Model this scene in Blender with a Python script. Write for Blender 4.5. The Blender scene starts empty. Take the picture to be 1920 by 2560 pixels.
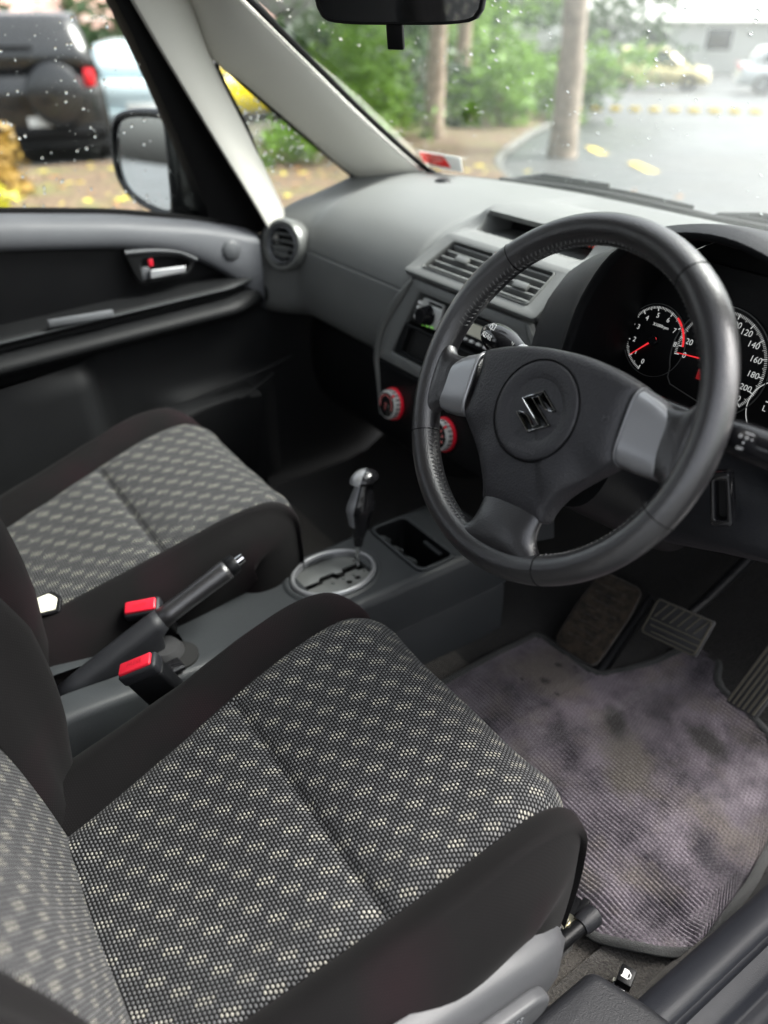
import bpy, bmesh, math, random
from mathutils import Vector as V, Matrix, noise
R = math.radians
random.seed(7)
S = bpy.context.scene
C = S.collection

# ------------------------------------------------------------------ camera, world, light, exposure
cam = bpy.data.objects.new('camera', bpy.data.cameras.new('camera'))
C.objects.link(cam); S.camera = cam
cam.location = (.846, -.536, 1.0)
yaw, pitch = R(55.3), R(32.7)
fwd = V((-math.sin(yaw)*math.cos(pitch), math.cos(yaw)*math.cos(pitch), -math.sin(pitch)))
cam.rotation_euler = fwd.to_track_quat('-Z', 'Y').to_euler()
cam.data.sensor_width = 36; cam.data.lens = 36*1930/2560
cam.data.clip_start = .02; cam.data.clip_end = 600
cam.data.dof.use_dof = True; cam.data.dof.focus_distance = .90; cam.data.dof.aperture_fstop = 27.1e-3/.0105
cam.data.dof.aperture_blades = 0

SUN_EL, SUN_ROT = R(50), R(28)
W = bpy.data.worlds.new('World'); S.world = W; W.use_nodes = True
wn = W.node_tree; wn.nodes.clear()
sky = wn.nodes.new('ShaderNodeTexSky'); sky.sky_type = 'NISHITA'; sky.sun_disc = False
sky.sun_elevation = SUN_EL; sky.sun_rotation = SUN_ROT; sky.dust_density = 6; sky.air_density = 1.0; sky.ozone_density = 1.0
hs = wn.nodes.new('ShaderNodeHueSaturation'); hs.inputs['Saturation'].default_value = .28
bg = wn.nodes.new('ShaderNodeBackground'); bg.inputs['Strength'].default_value = .11
wo = wn.nodes.new('ShaderNodeOutputWorld')
wn.links.new(sky.outputs[0], hs.inputs['Color']); wn.links.new(hs.outputs[0], bg.inputs[0]); wn.links.new(bg.outputs[0], wo.inputs[0])
sl = bpy.data.lights.new('sun', 'SUN'); sl.energy = 1.5; sl.angle = R(30); sl.color = (1, .97, .93)
so = bpy.data.objects.new('sun', sl); C.objects.link(so)
# sky rotation is measured clockwise from +Y
sd = V((math.sin(SUN_ROT)*math.cos(SUN_EL), math.cos(SUN_ROT)*math.cos(SUN_EL), math.sin(SUN_EL)))
so.rotation_euler = sd.to_track_quat('Z', 'Y').to_euler()
S.view_settings.view_transform = 'Standard'; S.view_settings.look = 'None'
S.view_settings.gamma = 1; S.view_settings.use_curve_mapping = False
S.view_settings.exposure = 2.45
S.render.engine = 'CYCLES'
S.cycles.use_denoising = True
S.cycles.max_bounces = 10; S.cycles.diffuse_bounces = 5; S.cycles.transparent_max_bounces = 16
S.cycles.sample_clamp_indirect = 6
S.cycles.caustics_reflective = False; S.cycles.caustics_refractive = False

# ------------------------------------------------------------------ node helpers and materials
class NT:
    def __init__(s, name):
        s.m = bpy.data.materials.new(name); s.m.use_nodes = True
        s.t = s.m.node_tree; s.t.nodes.clear()
        s.out = s.t.nodes.new('ShaderNodeOutputMaterial')
    def n(s, typ, **kw):
        d = s.t.nodes.new('ShaderNode' + typ)
        for k, v in kw.items():
            if k in ('operation', 'blend_type', 'data_type', 'feature', 'distance', 'noise_dimensions', 'interpolation_type', 'wave_type', 'bands_direction', 'clamp', 'use_clamp', 'distribution', 'attribute_name', 'uv_map', 'noise_type'):
                setattr(d, k, v)
        for k, v in kw.items():
            if not hasattr(d, k) or k in ('i',):
                s.set(d, k, v)
        return d
    def set(s, d, k, v):
        if isinstance(k, str) and k[0] == '_' and k[1:].isdigit(): k = int(k[1:])
        elif isinstance(k, str): k = k.replace('_', ' ')
        try: sock = d.inputs[k]
        except Exception: return
        if isinstance(v, bpy.types.NodeSocket): s.t.links.new(v, sock)
        else: sock.default_value = v
    def math(s, op, a, b=0., c=0., clamp=False):
        d = s.t.nodes.new('ShaderNodeMath'); d.operation = op; d.use_clamp = clamp
        for i, v in enumerate((a, b, c)):
            if isinstance(v, bpy.types.NodeSocket): s.t.links.new(v, d.inputs[i])
            else: d.inputs[i].default_value = v
        return d.outputs[0]
    def mix(s, fac, a, b, blend='MIX'):
        d = s.t.nodes.new('ShaderNodeMix'); d.data_type = 'RGBA'; d.blend_type = blend
        for i, v in ((0, fac), (6, a), (7, b)):
            if isinstance(v, bpy.types.NodeSocket): s.t.links.new(v, d.inputs[i])
            else:
                if i and len(v) == 3: v = (*v, 1)
                d.inputs[i].default_value = v
        return d.outputs[2]
    def ramp(s, fac, stops):
        d = s.t.nodes.new('ShaderNodeValToRGB'); s.t.links.new(fac, d.inputs[0])
        e = d.color_ramp.elements
        while len(e) < len(stops): e.new(.5)
        for el, (p, c) in zip(e, stops):
            el.position = p
            el.color = (*c, 1) if hasattr(c, '__len__') else (c, c, c, 1)
        return d.outputs[0]
    def coord(s, which='Object'):
        return s.t.nodes.new('ShaderNodeTexCoord').outputs[which]
    def noise(s, scale, detail=2, rough=.5, vec=None, out=0):
        d = s.t.nodes.new('ShaderNodeTexNoise'); d.inputs['Scale'].default_value = scale
        d.inputs['Detail'].default_value = detail; d.inputs['Roughness'].default_value = rough
        s.t.links.new(vec if vec is not None else s.coord(), d.inputs['Vector'])
        return d.outputs[out]
    def voro(s, scale, vec=None, feature='F1', out=0, rnd=1):
        d = s.t.nodes.new('ShaderNodeTexVoronoi'); d.feature = feature; d.inputs['Scale'].default_value = scale
        d.inputs['Randomness'].default_value = rnd
        s.t.links.new(vec if vec is not None else s.coord(), d.inputs['Vector'])
        return d.outputs[out]
    def bump(s, h, strength=.3, dist=.001, normal=None):
        d = s.t.nodes.new('ShaderNodeBump'); d.inputs['Strength'].default_value = strength; d.inputs['Distance'].default_value = dist
        s.t.links.new(h, d.inputs['Height'])
        if normal is not None: s.t.links.new(normal, d.inputs['Normal'])
        return d.outputs[0]
    def bsdf(s, **kw):
        d = s.t.nodes.new('ShaderNodeBsdfPrincipled')
        for k, v in kw.items():
            k = k.replace('_', ' ')
            if isinstance(v, bpy.types.NodeSocket): s.t.links.new(v, d.inputs[k])
            else:
                if k == 'Base Color' and len(v) == 3: v = (*v, 1)
                d.inputs[k].default_value = v
        s.t.links.new(d.outputs[0], s.out.inputs[0])
        return d

def plastic(name, col, rough=.5, grain=700, gs=.25, gd=.0006, metal=0, var=.25, spec=.5, dust=0.):
    n = NT(name)
    big = n.noise(9, 4, .6)
    c = n.mix(n.math('MULTIPLY', big, var), col, tuple(min(1, x*1.7+.004) for x in col))
    if dust:
        d2 = n.noise(160, 3, .7)
        c = n.mix(n.math('MULTIPLY', n.math('GREATER_THAN', d2, .68), dust), c, (.3, .29, .27))
    rr = n.math('ADD', n.math('MULTIPLY', n.math('SUBTRACT', big, .5), .18), rough)
    kw = dict(Base_Color=c, Roughness=rr, Metallic=metal, Specular_IOR_Level=spec)
    if grain:
        h = n.math('ADD', n.voro(grain), n.math('MULTIPLY', n.noise(grain*.5, 2), .6))
        kw['Normal'] = n.bump(h, gs, gd)
    n.bsdf(**kw)
    return n.m

MT = {}
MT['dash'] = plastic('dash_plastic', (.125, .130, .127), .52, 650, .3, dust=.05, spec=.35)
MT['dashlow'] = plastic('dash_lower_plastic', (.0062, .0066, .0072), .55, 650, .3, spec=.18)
MT['black'] = plastic('black_plastic', (.0034, .0036, .0042), .45, 600, .2, spec=.2)
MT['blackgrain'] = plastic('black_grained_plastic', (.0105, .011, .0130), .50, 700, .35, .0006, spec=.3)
MT['gloss'] = plastic('gloss_black_plastic', (.008, .008, .009), .13, 0)
MT['console'] = plastic('console_plastic', (.024, .0265, .0285), .46, 620, .3, .0006, dust=.04, spec=.35)
MT['grey'] = plastic('grey_plastic', (.07, .074, .08), .5, 700, .3)
MT['sill'] = plastic('sill_plastic', (.013, .014, .018), .52, 800, .25, .0005, spec=.3)
MT['valance'] = plastic('valance_plastic', (.042, .043, .046), .5, 800, .2, .0005, spec=.35)
MT['doorgrey'] = plastic('door_grey_plastic', (.092, .096, .105), .5, 600, .3, spec=.4)
MT['pillar'] = plastic('pillar_trim_plastic', (.66, .65, .59), .7, 500, .2, var=.1)
MT['lining'] = plastic('roof_lining_cloth', (.42, .42, .39), .9, 900, .3)
MT['silver'] = plastic('silver_painted_plastic', (.27, .275, .285), .33, 0, metal=.5, var=.1)
MT['radio_silver'] = plastic('radio_silver', (.55, .56, .54), .35, 0, metal=.15, var=.1)
MT['bezel'] = plastic('satin_bezel_plastic', (.14, .145, .14), .36, 0, metal=.3, var=.1)
MT['emboss'] = plastic('embossed_plastic', (.05, .05, .054), .5, 0)
MT['chrome'] = plastic('chrome', (.75, .76, .77), .08, 0, metal=1, var=.05)
MT['chrome_dark_refl'] = plastic('chrome_dark_reflection', (.055, .058, .06), .07, 0, metal=1, var=.05)  # emblem chrome; the dark surroundings it mirrors are put into the base colour
MT['steel'] = plastic('zinc_steel', (.55, .52, .40), .35, 300, .2, metal=1)
MT['duct'] = plastic('duct_black', (.004, .004, .004), .8, 0)
MT['rubber'] = plastic('rubber', (.018, .018, .019), .7, 500, .3)
MT['seal'] = plastic('door_seal_rubber', (.002, .002, .0023), .6, 300, .2, spec=.12)
MT['red'] = plastic('red_plastic', (.48, .010, .025), .35, 0)
MT['redmat'] = plastic('red_ring', (.75, .01, .03), .4, 0)
MT['white'] = plastic('white_print', (.82, .82, .80), .6, 0, var=.05)
MT['cream'] = plastic('cream_plastic', (.72, .70, .55), .5, 0)
MT['ink_red'] = plastic('red_print', (.8, .02, .02), .5, 0)
MT['tyre'] = plastic('tyre_rubber', (.02, .02, .02), .8, 40, .3)

def glow(name, col, st):
    n = NT(name); n.bsdf(Base_Color=(.02, .02, .02), Roughness=.5, Emission_Color=(*col, 1), Emission_Strength=st); return n.m
MT['white_lit'] = glow('lit_dial_print', (.9, .92, .9), .10)
MT['red_lit'] = glow('lit_needle_red', (1, .03, .04), .16)
MT['dred_lit'] = glow('dim_display_red', (1, .06, .03), .07)
MT['icon_lit'] = glow('knob_icon_red', (1, .25, .25), .05)

def leather():
    n = NT('wheel_leather')
    co = n.coord()
    h = n.math('ADD', n.voro(620, co), n.math('MULTIPLY', n.noise(1300, 2, .5, co), .5))
    wear = n.noise(22, 5, .65, co)
    wm = n.math('MULTIPLY', n.math('SUBTRACT', wear, .50, clamp=True), 3., clamp=True)
    sc = n.math('GREATER_THAN', n.noise(420, 4, .75, co), .70)
    c = n.mix(wm, (.0125, .0122, .0135), (.022, .021, .0215))
    c = n.mix(n.math('MULTIPLY', sc, .35), c, (.16, .15, .135))
    r = n.math('ADD', .33, n.math('MULTIPLY', n.math('SUBTRACT', wear, .5), -.28))
    n.bsdf(Base_Color=c, Roughness=r, Normal=n.bump(h, .33, .0007), Specular_IOR_Level=.85, Coat_Weight=.25, Coat_Roughness=.22)
    return n.m
MT['leather'] = leather()
def padmat():
    n = NT('airbag_cover'); co = n.coord()
    h = n.math('ADD', n.voro(430, co), n.math('MULTIPLY', n.noise(900, 2, .5, co), .6))
    b = n.noise(14, 4, .6, co)
    n.bsdf(Base_Color=n.mix(b, (.015, .015, .0175), (.023, .023, .026)), Roughness=n.math('ADD', .40, n.math('MULTIPLY', b, .12)), Normal=n.bump(h, .45, .0008))
    return n.m
MT['pad'] = padmat()

def bolster_fabric():
    n = NT('bolster_fabric')
    uv = n.coord('UV'); sep = n.t.nodes.new('ShaderNodeSeparateXYZ'); n.t.links.new(uv, sep.inputs[0])
    vj = n.math('DIVIDE', sep.outputs[1], .0027); j = n.math('FLOOR', vj); fj = n.math('SUBTRACT', n.math('SUBTRACT', vj, j), .5)
    ui = n.math('SUBTRACT', n.math('DIVIDE', sep.outputs[0], .0032), n.math('MULTIPLY', n.math('FLOORED_MODULO', j, 2.), .5)); fi = n.math('SUBTRACT', n.math('FRACT', ui), .5)
    w = n.math('SUBTRACT', 1., n.math('MULTIPLY', n.math('SQRT', n.math('ADD', n.math('MULTIPLY', fi, fi), n.math('MULTIPLY', fj, fj))), 1.9), clamp=True)
    big = n.noise(7, 3, .5, uv)
    base = n.mix(w, (.0030, .0028, .0029), (.0120, .0113, .0118))
    redm = n.math('MULTIPLY', n.math('SUBTRACT', n.noise(5.5, 2, .5, uv), .48, clamp=True), 3.2, clamp=True)
    c = n.mix(n.math('MULTIPLY', n.math('MULTIPLY', redm, w), .75), base, (.036, .010, .017))
    c = n.mix(n.math('MULTIPLY', big, .2), c, (.005, .0049, .005))
    lint = n.math('GREATER_THAN', n.noise(310, 3, .8, uv), .745)
    c = n.mix(n.math('MULTIPLY', lint, .25), c, (.10, .095, .085))
    n.bsdf(Base_Color=c, Roughness=.95, Specular_IOR_Level=.08, Sheen_Weight=.015, Sheen_Roughness=.5, Normal=n.bump(w, .12, .0005))
    return n.m
MT['bolster'] = bolster_fabric()

def dot_fabric():
    n = NT('dot_fabric')
    uv = n.coord('UV'); sep = n.t.nodes.new('ShaderNodeSeparateXYZ'); n.t.links.new(uv, sep.inputs[0])
    A, B = .0049, .0041
    wob = n.noise(60, 2, .5, uv)
    u = n.math('ADD', sep.outputs[0], n.math('MULTIPLY', n.math('SUBTRACT', wob, .5), .0012)); v = sep.outputs[1]
    vj = n.math('DIVIDE', v, B); j = n.math('FLOOR', vj); fj = n.math('SUBTRACT', vj, j)
    par = n.math('FLOORED_MODULO', j, 2.)
    ui = n.math('SUBTRACT', n.math('DIVIDE', u, A), n.math('MULTIPLY', par, .5)); i = n.math('FLOOR', ui); fi = n.math('SUBTRACT', ui, i)
    X = n.math('MULTIPLY', n.math('ADD', i, n.math('MULTIPLY', par, .5)), A*1000); Y = n.math('MULTIPLY', j, B*1000)
    # per-dot jitter
    cmb = n.t.nodes.new('ShaderNodeCombineXYZ'); n.t.links.new(i, cmb.inputs[0]); n.t.links.new(j, cmb.inputs[1])
    wn_ = n.t.nodes.new('ShaderNodeTexWhiteNoise'); wn_.noise_dimensions = '2D'; n.t.links.new(cmb.outputs[0], wn_.inputs['Vector'])
    rnd = wn_.outputs['Value']
    # cluster lattice c1=(26.5,17.6) c2=(15.9,-26.4)
    a, b, c_, d_ = 24.5, 14.7, 16.4, -24.6
    det = a*d_-b*c_
    s_ = n.math('ADD', n.math('MULTIPLY', X, d_/det), n.math('MULTIPLY', Y, -b/det))
    t_ = n.math('ADD', n.math('MULTIPLY', X, -c_/det), n.math('MULTIPLY', Y, a/det))
    fs = n.math('SUBTRACT', n.math('FRACT', s_), .5); ft = n.math('SUBTRACT', n.math('FRACT', t_), .5)
    dx = n.math('ADD', n.math('MULTIPLY', fs, a), n.math('MULTIPLY', ft, b))
    dy = n.math('ADD', n.math('MULTIPLY', fs, c_), n.math('MULTIPLY', ft, d_))
    al = n.math('ABSOLUTE', n.math('ADD', n.math('MULTIPLY', dx, .5), n.math('MULTIPLY', dy, .866)))
    pe = n.math('ABSOLUTE', n.math('ADD', n.math('MULTIPLY', dx, -.866), n.math('MULTIPLY', dy, .5)))
    br = n.math('MULTIPLY', n.math('LESS_THAN', al, 10.4), n.math('LESS_THAN', pe, 3.0))
    md = n.math('MULTIPLY', n.math('LESS_THAN', al, 13.), n.math('LESS_THAN', pe, 7.2))
    # dot mask: ellipse, long axis across the seat
    ex = n.math('DIVIDE', n.math('SUBTRACT', fi, .5), .375); ey = n.math('DIVIDE', n.math('SUBTRACT', fj, .5), .335)
    rr = n.math('SQRT', n.math('ADD', n.math('MULTIPLY', ex, ex), n.math('MULTIPLY', ey, ey)))
    mask = n.math('SUBTRACT', 1.0, n.math('MULTIPLY', n.math('SUBTRACT', rr, .82), 5.5, clamp=True), clamp=True)
    hgt = n.math('SUBTRACT', 1.0, n.math('MULTIPLY', n.math('MULTIPLY', rr, rr), .6), clamp=True)
    col = n.mix(md, (.092, .095, .099), (.165, .167, .166))
    br = n.math('MULTIPLY', br, n.math('ADD', .45, n.math('MULTIPLY', n.noise(24, 2, .5, uv), .9), clamp=True))
    col = n.mix(br, col, (.36, .35, .30))
    col = n.mix(n.math('MULTIPLY', rnd, .45), col, (.10, .10, .10))
    fine = n.noise(2600, 2, .6, uv)
    col = n.mix(n.math('MULTIPLY', fine, .35), col, (.05, .05, .05))
    c = n.mix(mask, (.0014, .0014, .0018), col)
    n.bsdf(Base_Color=c, Roughness=.9, Specular_IOR_Level=.2, Sheen_Weight=.05, Normal=n.bump(n.math('MULTIPLY', hgt, mask), .7, .0012))
    return n.m
MT['dots'] = dot_fabric()

def carpet(name, c1, c2, scale=420):
    n = NT(name); co = n.coord()
    f = n.noise(scale, 4, .75, co); g = n.noise(12, 4, .6, co)
    c = n.mix(n.ramp(f, ((.36, 0), (.62, 1))), c1, c2)
    c = n.mix(n.math('MULTIPLY', g, .4), c, tuple(x*.5 for x in c2))
    c = n.mix(n.math('MULTIPLY', n.math('GREATER_THAN', n.noise(700, 2, .7, co), .69), .4), c, (.30, .26, .20))
    n.bsdf(Base_Color=c, Roughness=1, Specular_IOR_Level=.1, Sheen_Weight=.2, Normal=n.bump(f, 1, .004))
    return n.m
MT['carpet'] = carpet('floor_carpet', (.006, .0055, .005), (.085, .076, .064), 300)
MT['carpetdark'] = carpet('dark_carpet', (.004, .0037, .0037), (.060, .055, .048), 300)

def matmat():
    n = NT('ribbed_mat'); uv = n.coord('UV')
    sep = n.t.nodes.new('ShaderNodeSeparateXYZ'); n.t.links.new(uv, sep.inputs[0])
    a = n.noise(13, 4, .62, uv); b = n.noise(7.5, 3, .55, uv)
    mp = n.t.nodes.new('ShaderNodeMapping'); mp.inputs['Location'].default_value = (3.1, 1.7, 0); n.t.links.new(uv, mp.inputs[0])
    d = n.noise(9, 4, .6, mp.outputs[0])
    c = n.mix(n.ramp(a, ((.34, 0), (.60, 1))), (.040, .032, .043), (.235, .200, .232))
    c = n.mix(n.ramp(d, ((.50, 0), (.64, .7))), c, (.20, .17, .148))
    c = n.mix(n.ramp(b, ((.60, 0), (.76, .55))), c, (.020, .016, .024))
    # worn, dusty heel area and dark shoe smears: stains with their own shape
    def spot(px_, py_, rx, ry, rot, lo, hi):
        m2 = n.t.nodes.new('ShaderNodeMapping'); m2.vector_type = 'TEXTURE'
        m2.inputs['Location'].default_value = (px_, py_, 0); m2.inputs['Rotation'].default_value = (0, 0, rot); m2.inputs['Scale'].default_value = (rx, ry, 1)
        n.t.links.new(uv, m2.inputs[0])
        ln = n.t.nodes.new('ShaderNodeVectorMath'); ln.operation = 'LENGTH'; n.t.links.new(m2.outputs[0], ln.inputs[0])
        dist = n.math('ADD', ln.outputs['Value'], n.math('MULTIPLY', n.math('SUBTRACT', n.noise(30, 4, .7, uv), .5), 1.1))
        return n.ramp(dist, ((lo, 1), (hi, 0)))
    c = n.mix(n.math('MULTIPLY', spot(.20, .27, .085, .06, .4, .45, 1.1), .85), c, (.23, .195, .172))
    c = n.mix(n.math('MULTIPLY', spot(.40, .235, .085, .045, -.8, .5, 1.1), .85), c, (.17, .15, .125))
    c = n.mix(n.math('MULTIPLY', spot(.335, .285, .050, .024, -.6, .45, 1.1), .92), c, (.024, .022, .018))
    c = n.mix(n.math('MULTIPLY', spot(.445, .375, .055, .034, -.5, .4, 1.1), .92), c, (.028, .026, .022))
    c = n.mix(n.math('MULTIPLY', spot(.56, .21, .045, .028, -.5, .4, 1.1), .9), c, (.022, .018, .026))
    for (px_, py_, r_) in ((.185, .305, .010), (.205, .325, .006), (.215, .318, .005), (.20, .255, .012), (.235, .25, .007), (.175, .225, .006)):
        c = n.mix(n.math('MULTIPLY', spot(px_, py_, r_, r_*.8, .5, .4, 1.1), .85), c, (.022, .018, .016))
    loop = n.noise(700, 2, .6, uv)
    rib = n.math('ADD', n.math('MULTIPLY', n.math('SINE', n.math('MULTIPLY', sep.outputs[1], 2*math.pi/.0064)), .5), .5)
    c = n.mix(n.math('MULTIPLY', n.math('SUBTRACT', 1., rib), .48), c, (.012, .011, .013))
    c = n.mix(n.math('MULTIPLY', loop, .4), c, (.03, .028, .03))
    rowi = n.math('FLOOR', n.math('DIVIDE', sep.outputs[1], .0064))
    ph = n.math('ADD', n.math('MULTIPLY', rowi, 2.4), n.math('MULTIPLY', n.noise(55, 2, .6, uv), 5.))
    tuft = n.math('ADD', n.math('MULTIPLY', n.math('SINE', n.math('ADD', n.math('MULTIPLY', sep.outputs[0], 2*math.pi/.0062), ph)), .5), .5)
    c = n.mix(n.math('MULTIPLY', tuft, .33), c, (.014, .012, .015))
    loop = n.math('SUBTRACT', loop, n.math('MULTIPLY', tuft, .6))
    n.bsdf(Base_Color=c, Roughness=1, Specular_IOR_Level=.1, Sheen_Weight=.25, Normal=n.bump(loop, .9, .002))
    return n.m
MT['mat'] = matmat()
MT['binding'] = carpet('mat_binding', (.012, .013, .0125), (.032, .034, .033), 700)

def glassmat(name, tint, fog=0., refl=.6, fogscale=3, drops=False):
    n = NT(name)
    tr = n.t.nodes.new('ShaderNodeBsdfTransparent'); tr.inputs[0].default_value = (*tint, 1)
    gl = n.t.nodes.new('ShaderNodeBsdfGlossy'); gl.inputs['Roughness'].default_value = .02; gl.inputs[0].default_value = (.9, .95, .93, 1)
    fr = n.t.nodes.new('ShaderNodeFresnel'); fr.inputs[0].default_value = 1.45
    m1 = n.t.nodes.new('ShaderNodeMixShader')
    n.t.links.new(n.math('MULTIPLY', fr.outputs[0], refl), m1.inputs[0]); n.t.links.new(tr.outputs[0], m1.inputs[1]); n.t.links.new(gl.outputs[0], m1.inputs[2])
    last = m1.outputs[0]
    if fog:
        co = n.coord()
        f = n.noise(fogscale, 4, .6, co)
        sp = n.t.nodes.new('ShaderNodeSeparateXYZ'); n.t.links.new(co, sp.inputs[0])
        side = n.math('MULTIPLY', n.math('ADD', sp.outputs[0], .28, clamp=True), 1.9, clamp=True)
        k = n.math('MULTIPLY', n.math('MULTIPLY', n.math('ADD', n.math('MULTIPLY', f, 1.2), .1), side), fog, clamp=True)
        tl = n.t.nodes.new('ShaderNodeBsdfTranslucent'); tl.inputs[0].default_value = (.9, .93, .91, 1)
        m2 = n.t.nodes.new('ShaderNodeMixShader'); n.t.links.new(k, m2.inputs[0]); n.t.links.new(last, m2.inputs[1]); n.t.links.new(tl.outputs[0], m2.inputs[2])
        last = m2.outputs[0]
    n.t.links.new(last, n.out.inputs[0])
    return n.m
MT['screen'] = glassmat('misted_windscreen_glass', (.90, .94, .92), .045, .15)
MT['glass'] = glassmat('side_window_glass', (.90, .94, .91))
MT['mirror'] = plastic('mirror_glass', (.85, .87, .88), .02, 0, metal=1, var=0)
def dropmat():
    n = NT('rain_drop'); g = n.t.nodes.new('ShaderNodeBsdfGlass'); g.inputs['IOR'].default_value = 1.33; g.inputs['Roughness'].default_value = 0.02
    n.t.links.new(g.outputs[0], n.out.inputs[0]); return n.m
MT['drop'] = dropmat()
def lensmat():
    n = NT('cluster_lens'); tr = n.t.nodes.new('ShaderNodeBsdfTransparent'); tr.inputs[0].default_value = (.8, .8, .8, 1)
    gl = n.t.nodes.new('ShaderNodeBsdfGlossy'); gl.inputs['Roughness'].default_value = .12
    m = n.t.nodes.new('ShaderNodeMixShader'); m.inputs[0].default_value = .012
    n.t.links.new(tr.outputs[0], m.inputs[1]); n.t.links.new(gl.outputs[0], m.inputs[2]); n.t.links.new(m.outputs[0], n.out.inputs[0]); return n.m
MT['lens'] = lensmat()

# ------------------------------------------------------------------ mesh helpers
ORI = {}
def own(o, parent):
    C.objects.link(o)
    if parent is not None:
        o.parent = parent; ORI[o.name] = ORI[parent.name]
    else: ORI[o.name] = V((0, 0, 0))
    return o
def thing(name, loc, label, cat, group=None, kind=None):
    o = bpy.data.objects.new(name, None); C.objects.link(o); o.location = loc; o.empty_display_size = .05
    ORI[o.name] = V(loc); o['label'] = label; o['category'] = cat
    if group: o['group'] = group
    if kind: o['kind'] = kind
    return o
def tag(o, label=None, cat=None, group=None, kind=None):
    for k, v in (('label', label), ('category', cat), ('group', group), ('kind', kind)):
        if v: o[k] = v
    return o
def mk(name, verts, faces, mat, parent=None, smooth=True, sharp=38, uvs=None, origin=None):
    me = bpy.data.meshes.new(name)
    o0 = ORI[parent.name] if parent is not None else V(origin or (0, 0, 0))
    me.from_pydata([tuple(V(v)-o0) for v in verts], [], faces)
    me.materials.append(MT[mat] if isinstance(mat, str) else mat)
    if uvs is not None:
        l = me.uv_layers.new(name='UVMap')
        for lp in me.loops: l.data[lp.index].uv = uvs[lp.vertex_index]
    bm = bmesh.new(); bm.from_mesh(me); bmesh.ops.recalc_face_normals(bm, faces=bm.faces); bm.to_mesh(me); bm.free()
    if smooth:
        me.shade_smooth()
        if sharp: me.set_sharp_from_angle(angle=R(sharp))
    o = bpy.data.objects.new(name, me); own(o, parent)
    if parent is None and origin: o.location = origin; ORI[o.name] = V(origin)
    return o
def cr(pts, n, closed=False):
    """Catmull-Rom resample of a list of tuples to n points by chord length"""
    P = [V(p) if len(p) == 3 else V((*p, 0)) for p in pts]; d2 = len(pts[0]) == 2
    m = len(P); out = []
    segs = m if closed else m-1
    L = [max(1e-6, (P[(i+1) % m]-P[i]).length) for i in range(segs)]; T = sum(L)
    for k in range(n):
        t = T*k/(n if closed else n-1); i = 0
        while i < segs-1 and t > L[i]: t -= L[i]; i += 1
        f = min(1, t/L[i])
        g = (lambda q: P[q % m]) if closed else (lambda q: P[min(max(q, 0), m-1)])
        p0, p1, p2, p3 = g(i-1), g(i), g(i+1), g(i+2)
        q = .5*((2*p1)+(p2-p0)*f+(2*p0-5*p1+4*p2-p3)*f*f+(3*p1-p0-3*p2+p3)*f**3)
        out.append((q.x, q.y) if d2 else q)
    return out
def interp(tab, x):
    if x <= tab[0][0]: return tab[0][1]
    for (a, b), (c, d) in zip(tab, tab[1:]):
        if x <= c: return b+(d-b)*(x-a)/(c-a)
    return tab[-1][1]
def sstep(a, b, x):
    t = min(1, max(0, (x-a)/(b-a))); return t*t*(3-2*t)
def rows(name, P, mat, parent=None, cu=False, cv=False, cap=False, uvs=None, thick=0, **k):
    """P: list of rows of points. cu: each row closed; cv: last row joins first"""
    nr, nc = len(P), len(P[0]); vs = [p for r in P for p in r]; fs = []
    for i in range(nr if cv else nr-1):
        for j in range(nc if cu else nc-1):
            a, b = i*nc+j, i*nc+(j+1) % nc; c = ((i+1) % nr)*nc
            fs.append((a, b, c+(j+1) % nc, c+j))
    if cap and cu: fs.append(tuple(range(nc))); fs.append(tuple((nr-1)*nc+j for j in range(nc))[::-1])
    o = mk(name, vs, fs, mat, parent, uvs=[u for r in uvs for u in r] if uvs else None, **k)
    if thick:
        m = o.modifiers.new('solid', 'SOLIDIFY'); m.thickness = thick; m.offset = 0
    return o
class Fr:
    def __init__(s, o, ex, ey, ez=None):
        s.o, s.x, s.y = V(o), V(ex).normalized(), V(ey).normalized(); s.z = V(ez).normalized() if ez else s.x.cross(s.y)
    def __call__(s, u, v, w=0): return s.o+s.x*u+s.y*v+s.z*w
    def at(s, u, v, w=0):
        f = Fr(s(u, v, w), s.x, s.y, s.z); return f
    def rot(s, a):
        c, n = math.cos(a), math.sin(a); return Fr(s.o, s.x*c+s.y*n, s.y*c-s.x*n, s.z)
WF = Fr((0, 0, 0), (1, 0, 0), (0, 1, 0))
def lathe(name, prof, fr, mat, parent, seg=40, a0=0, a1=None, **k):
    P = []
    for i in range(seg):
        a = 2*math.pi*i/seg
        P.append([fr(r*math.cos(a), r*math.sin(a), h) for r, h in prof])
    return rows(name, P, mat, parent, cv=True, **k)
def tube(name, pts, rad, mat, parent=None, seg=10, closed=False, flat=1., up=None, **k):
    P = [V(p) for p in pts]; n = len(P); out = []
    prev = V(up) if up else None
    for i, p in enumerate(P):
        t = (P[(i+1) % n]-P[i-1]) if closed else (P[min(i+1, n-1)]-P[max(i-1, 0)])
        t.normalize()
        if prev is None: prev = V((0, 0, 1)) if abs(t.z) < .9 else V((1, 0, 0))
        x = prev-t*prev.dot(t); x.normalize(); y = t.cross(x); prev = x if not up else V(up)
        r = rad[i] if hasattr(rad, '__len__') else rad
        out.append([p+(x*math.cos(2*math.pi*j/seg)*flat+y*math.sin(2*math.pi*j/seg))*r for j in range(seg)])
    return rows(name, out, mat, parent, cu=True, cv=closed, cap=not closed, **k)
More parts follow.
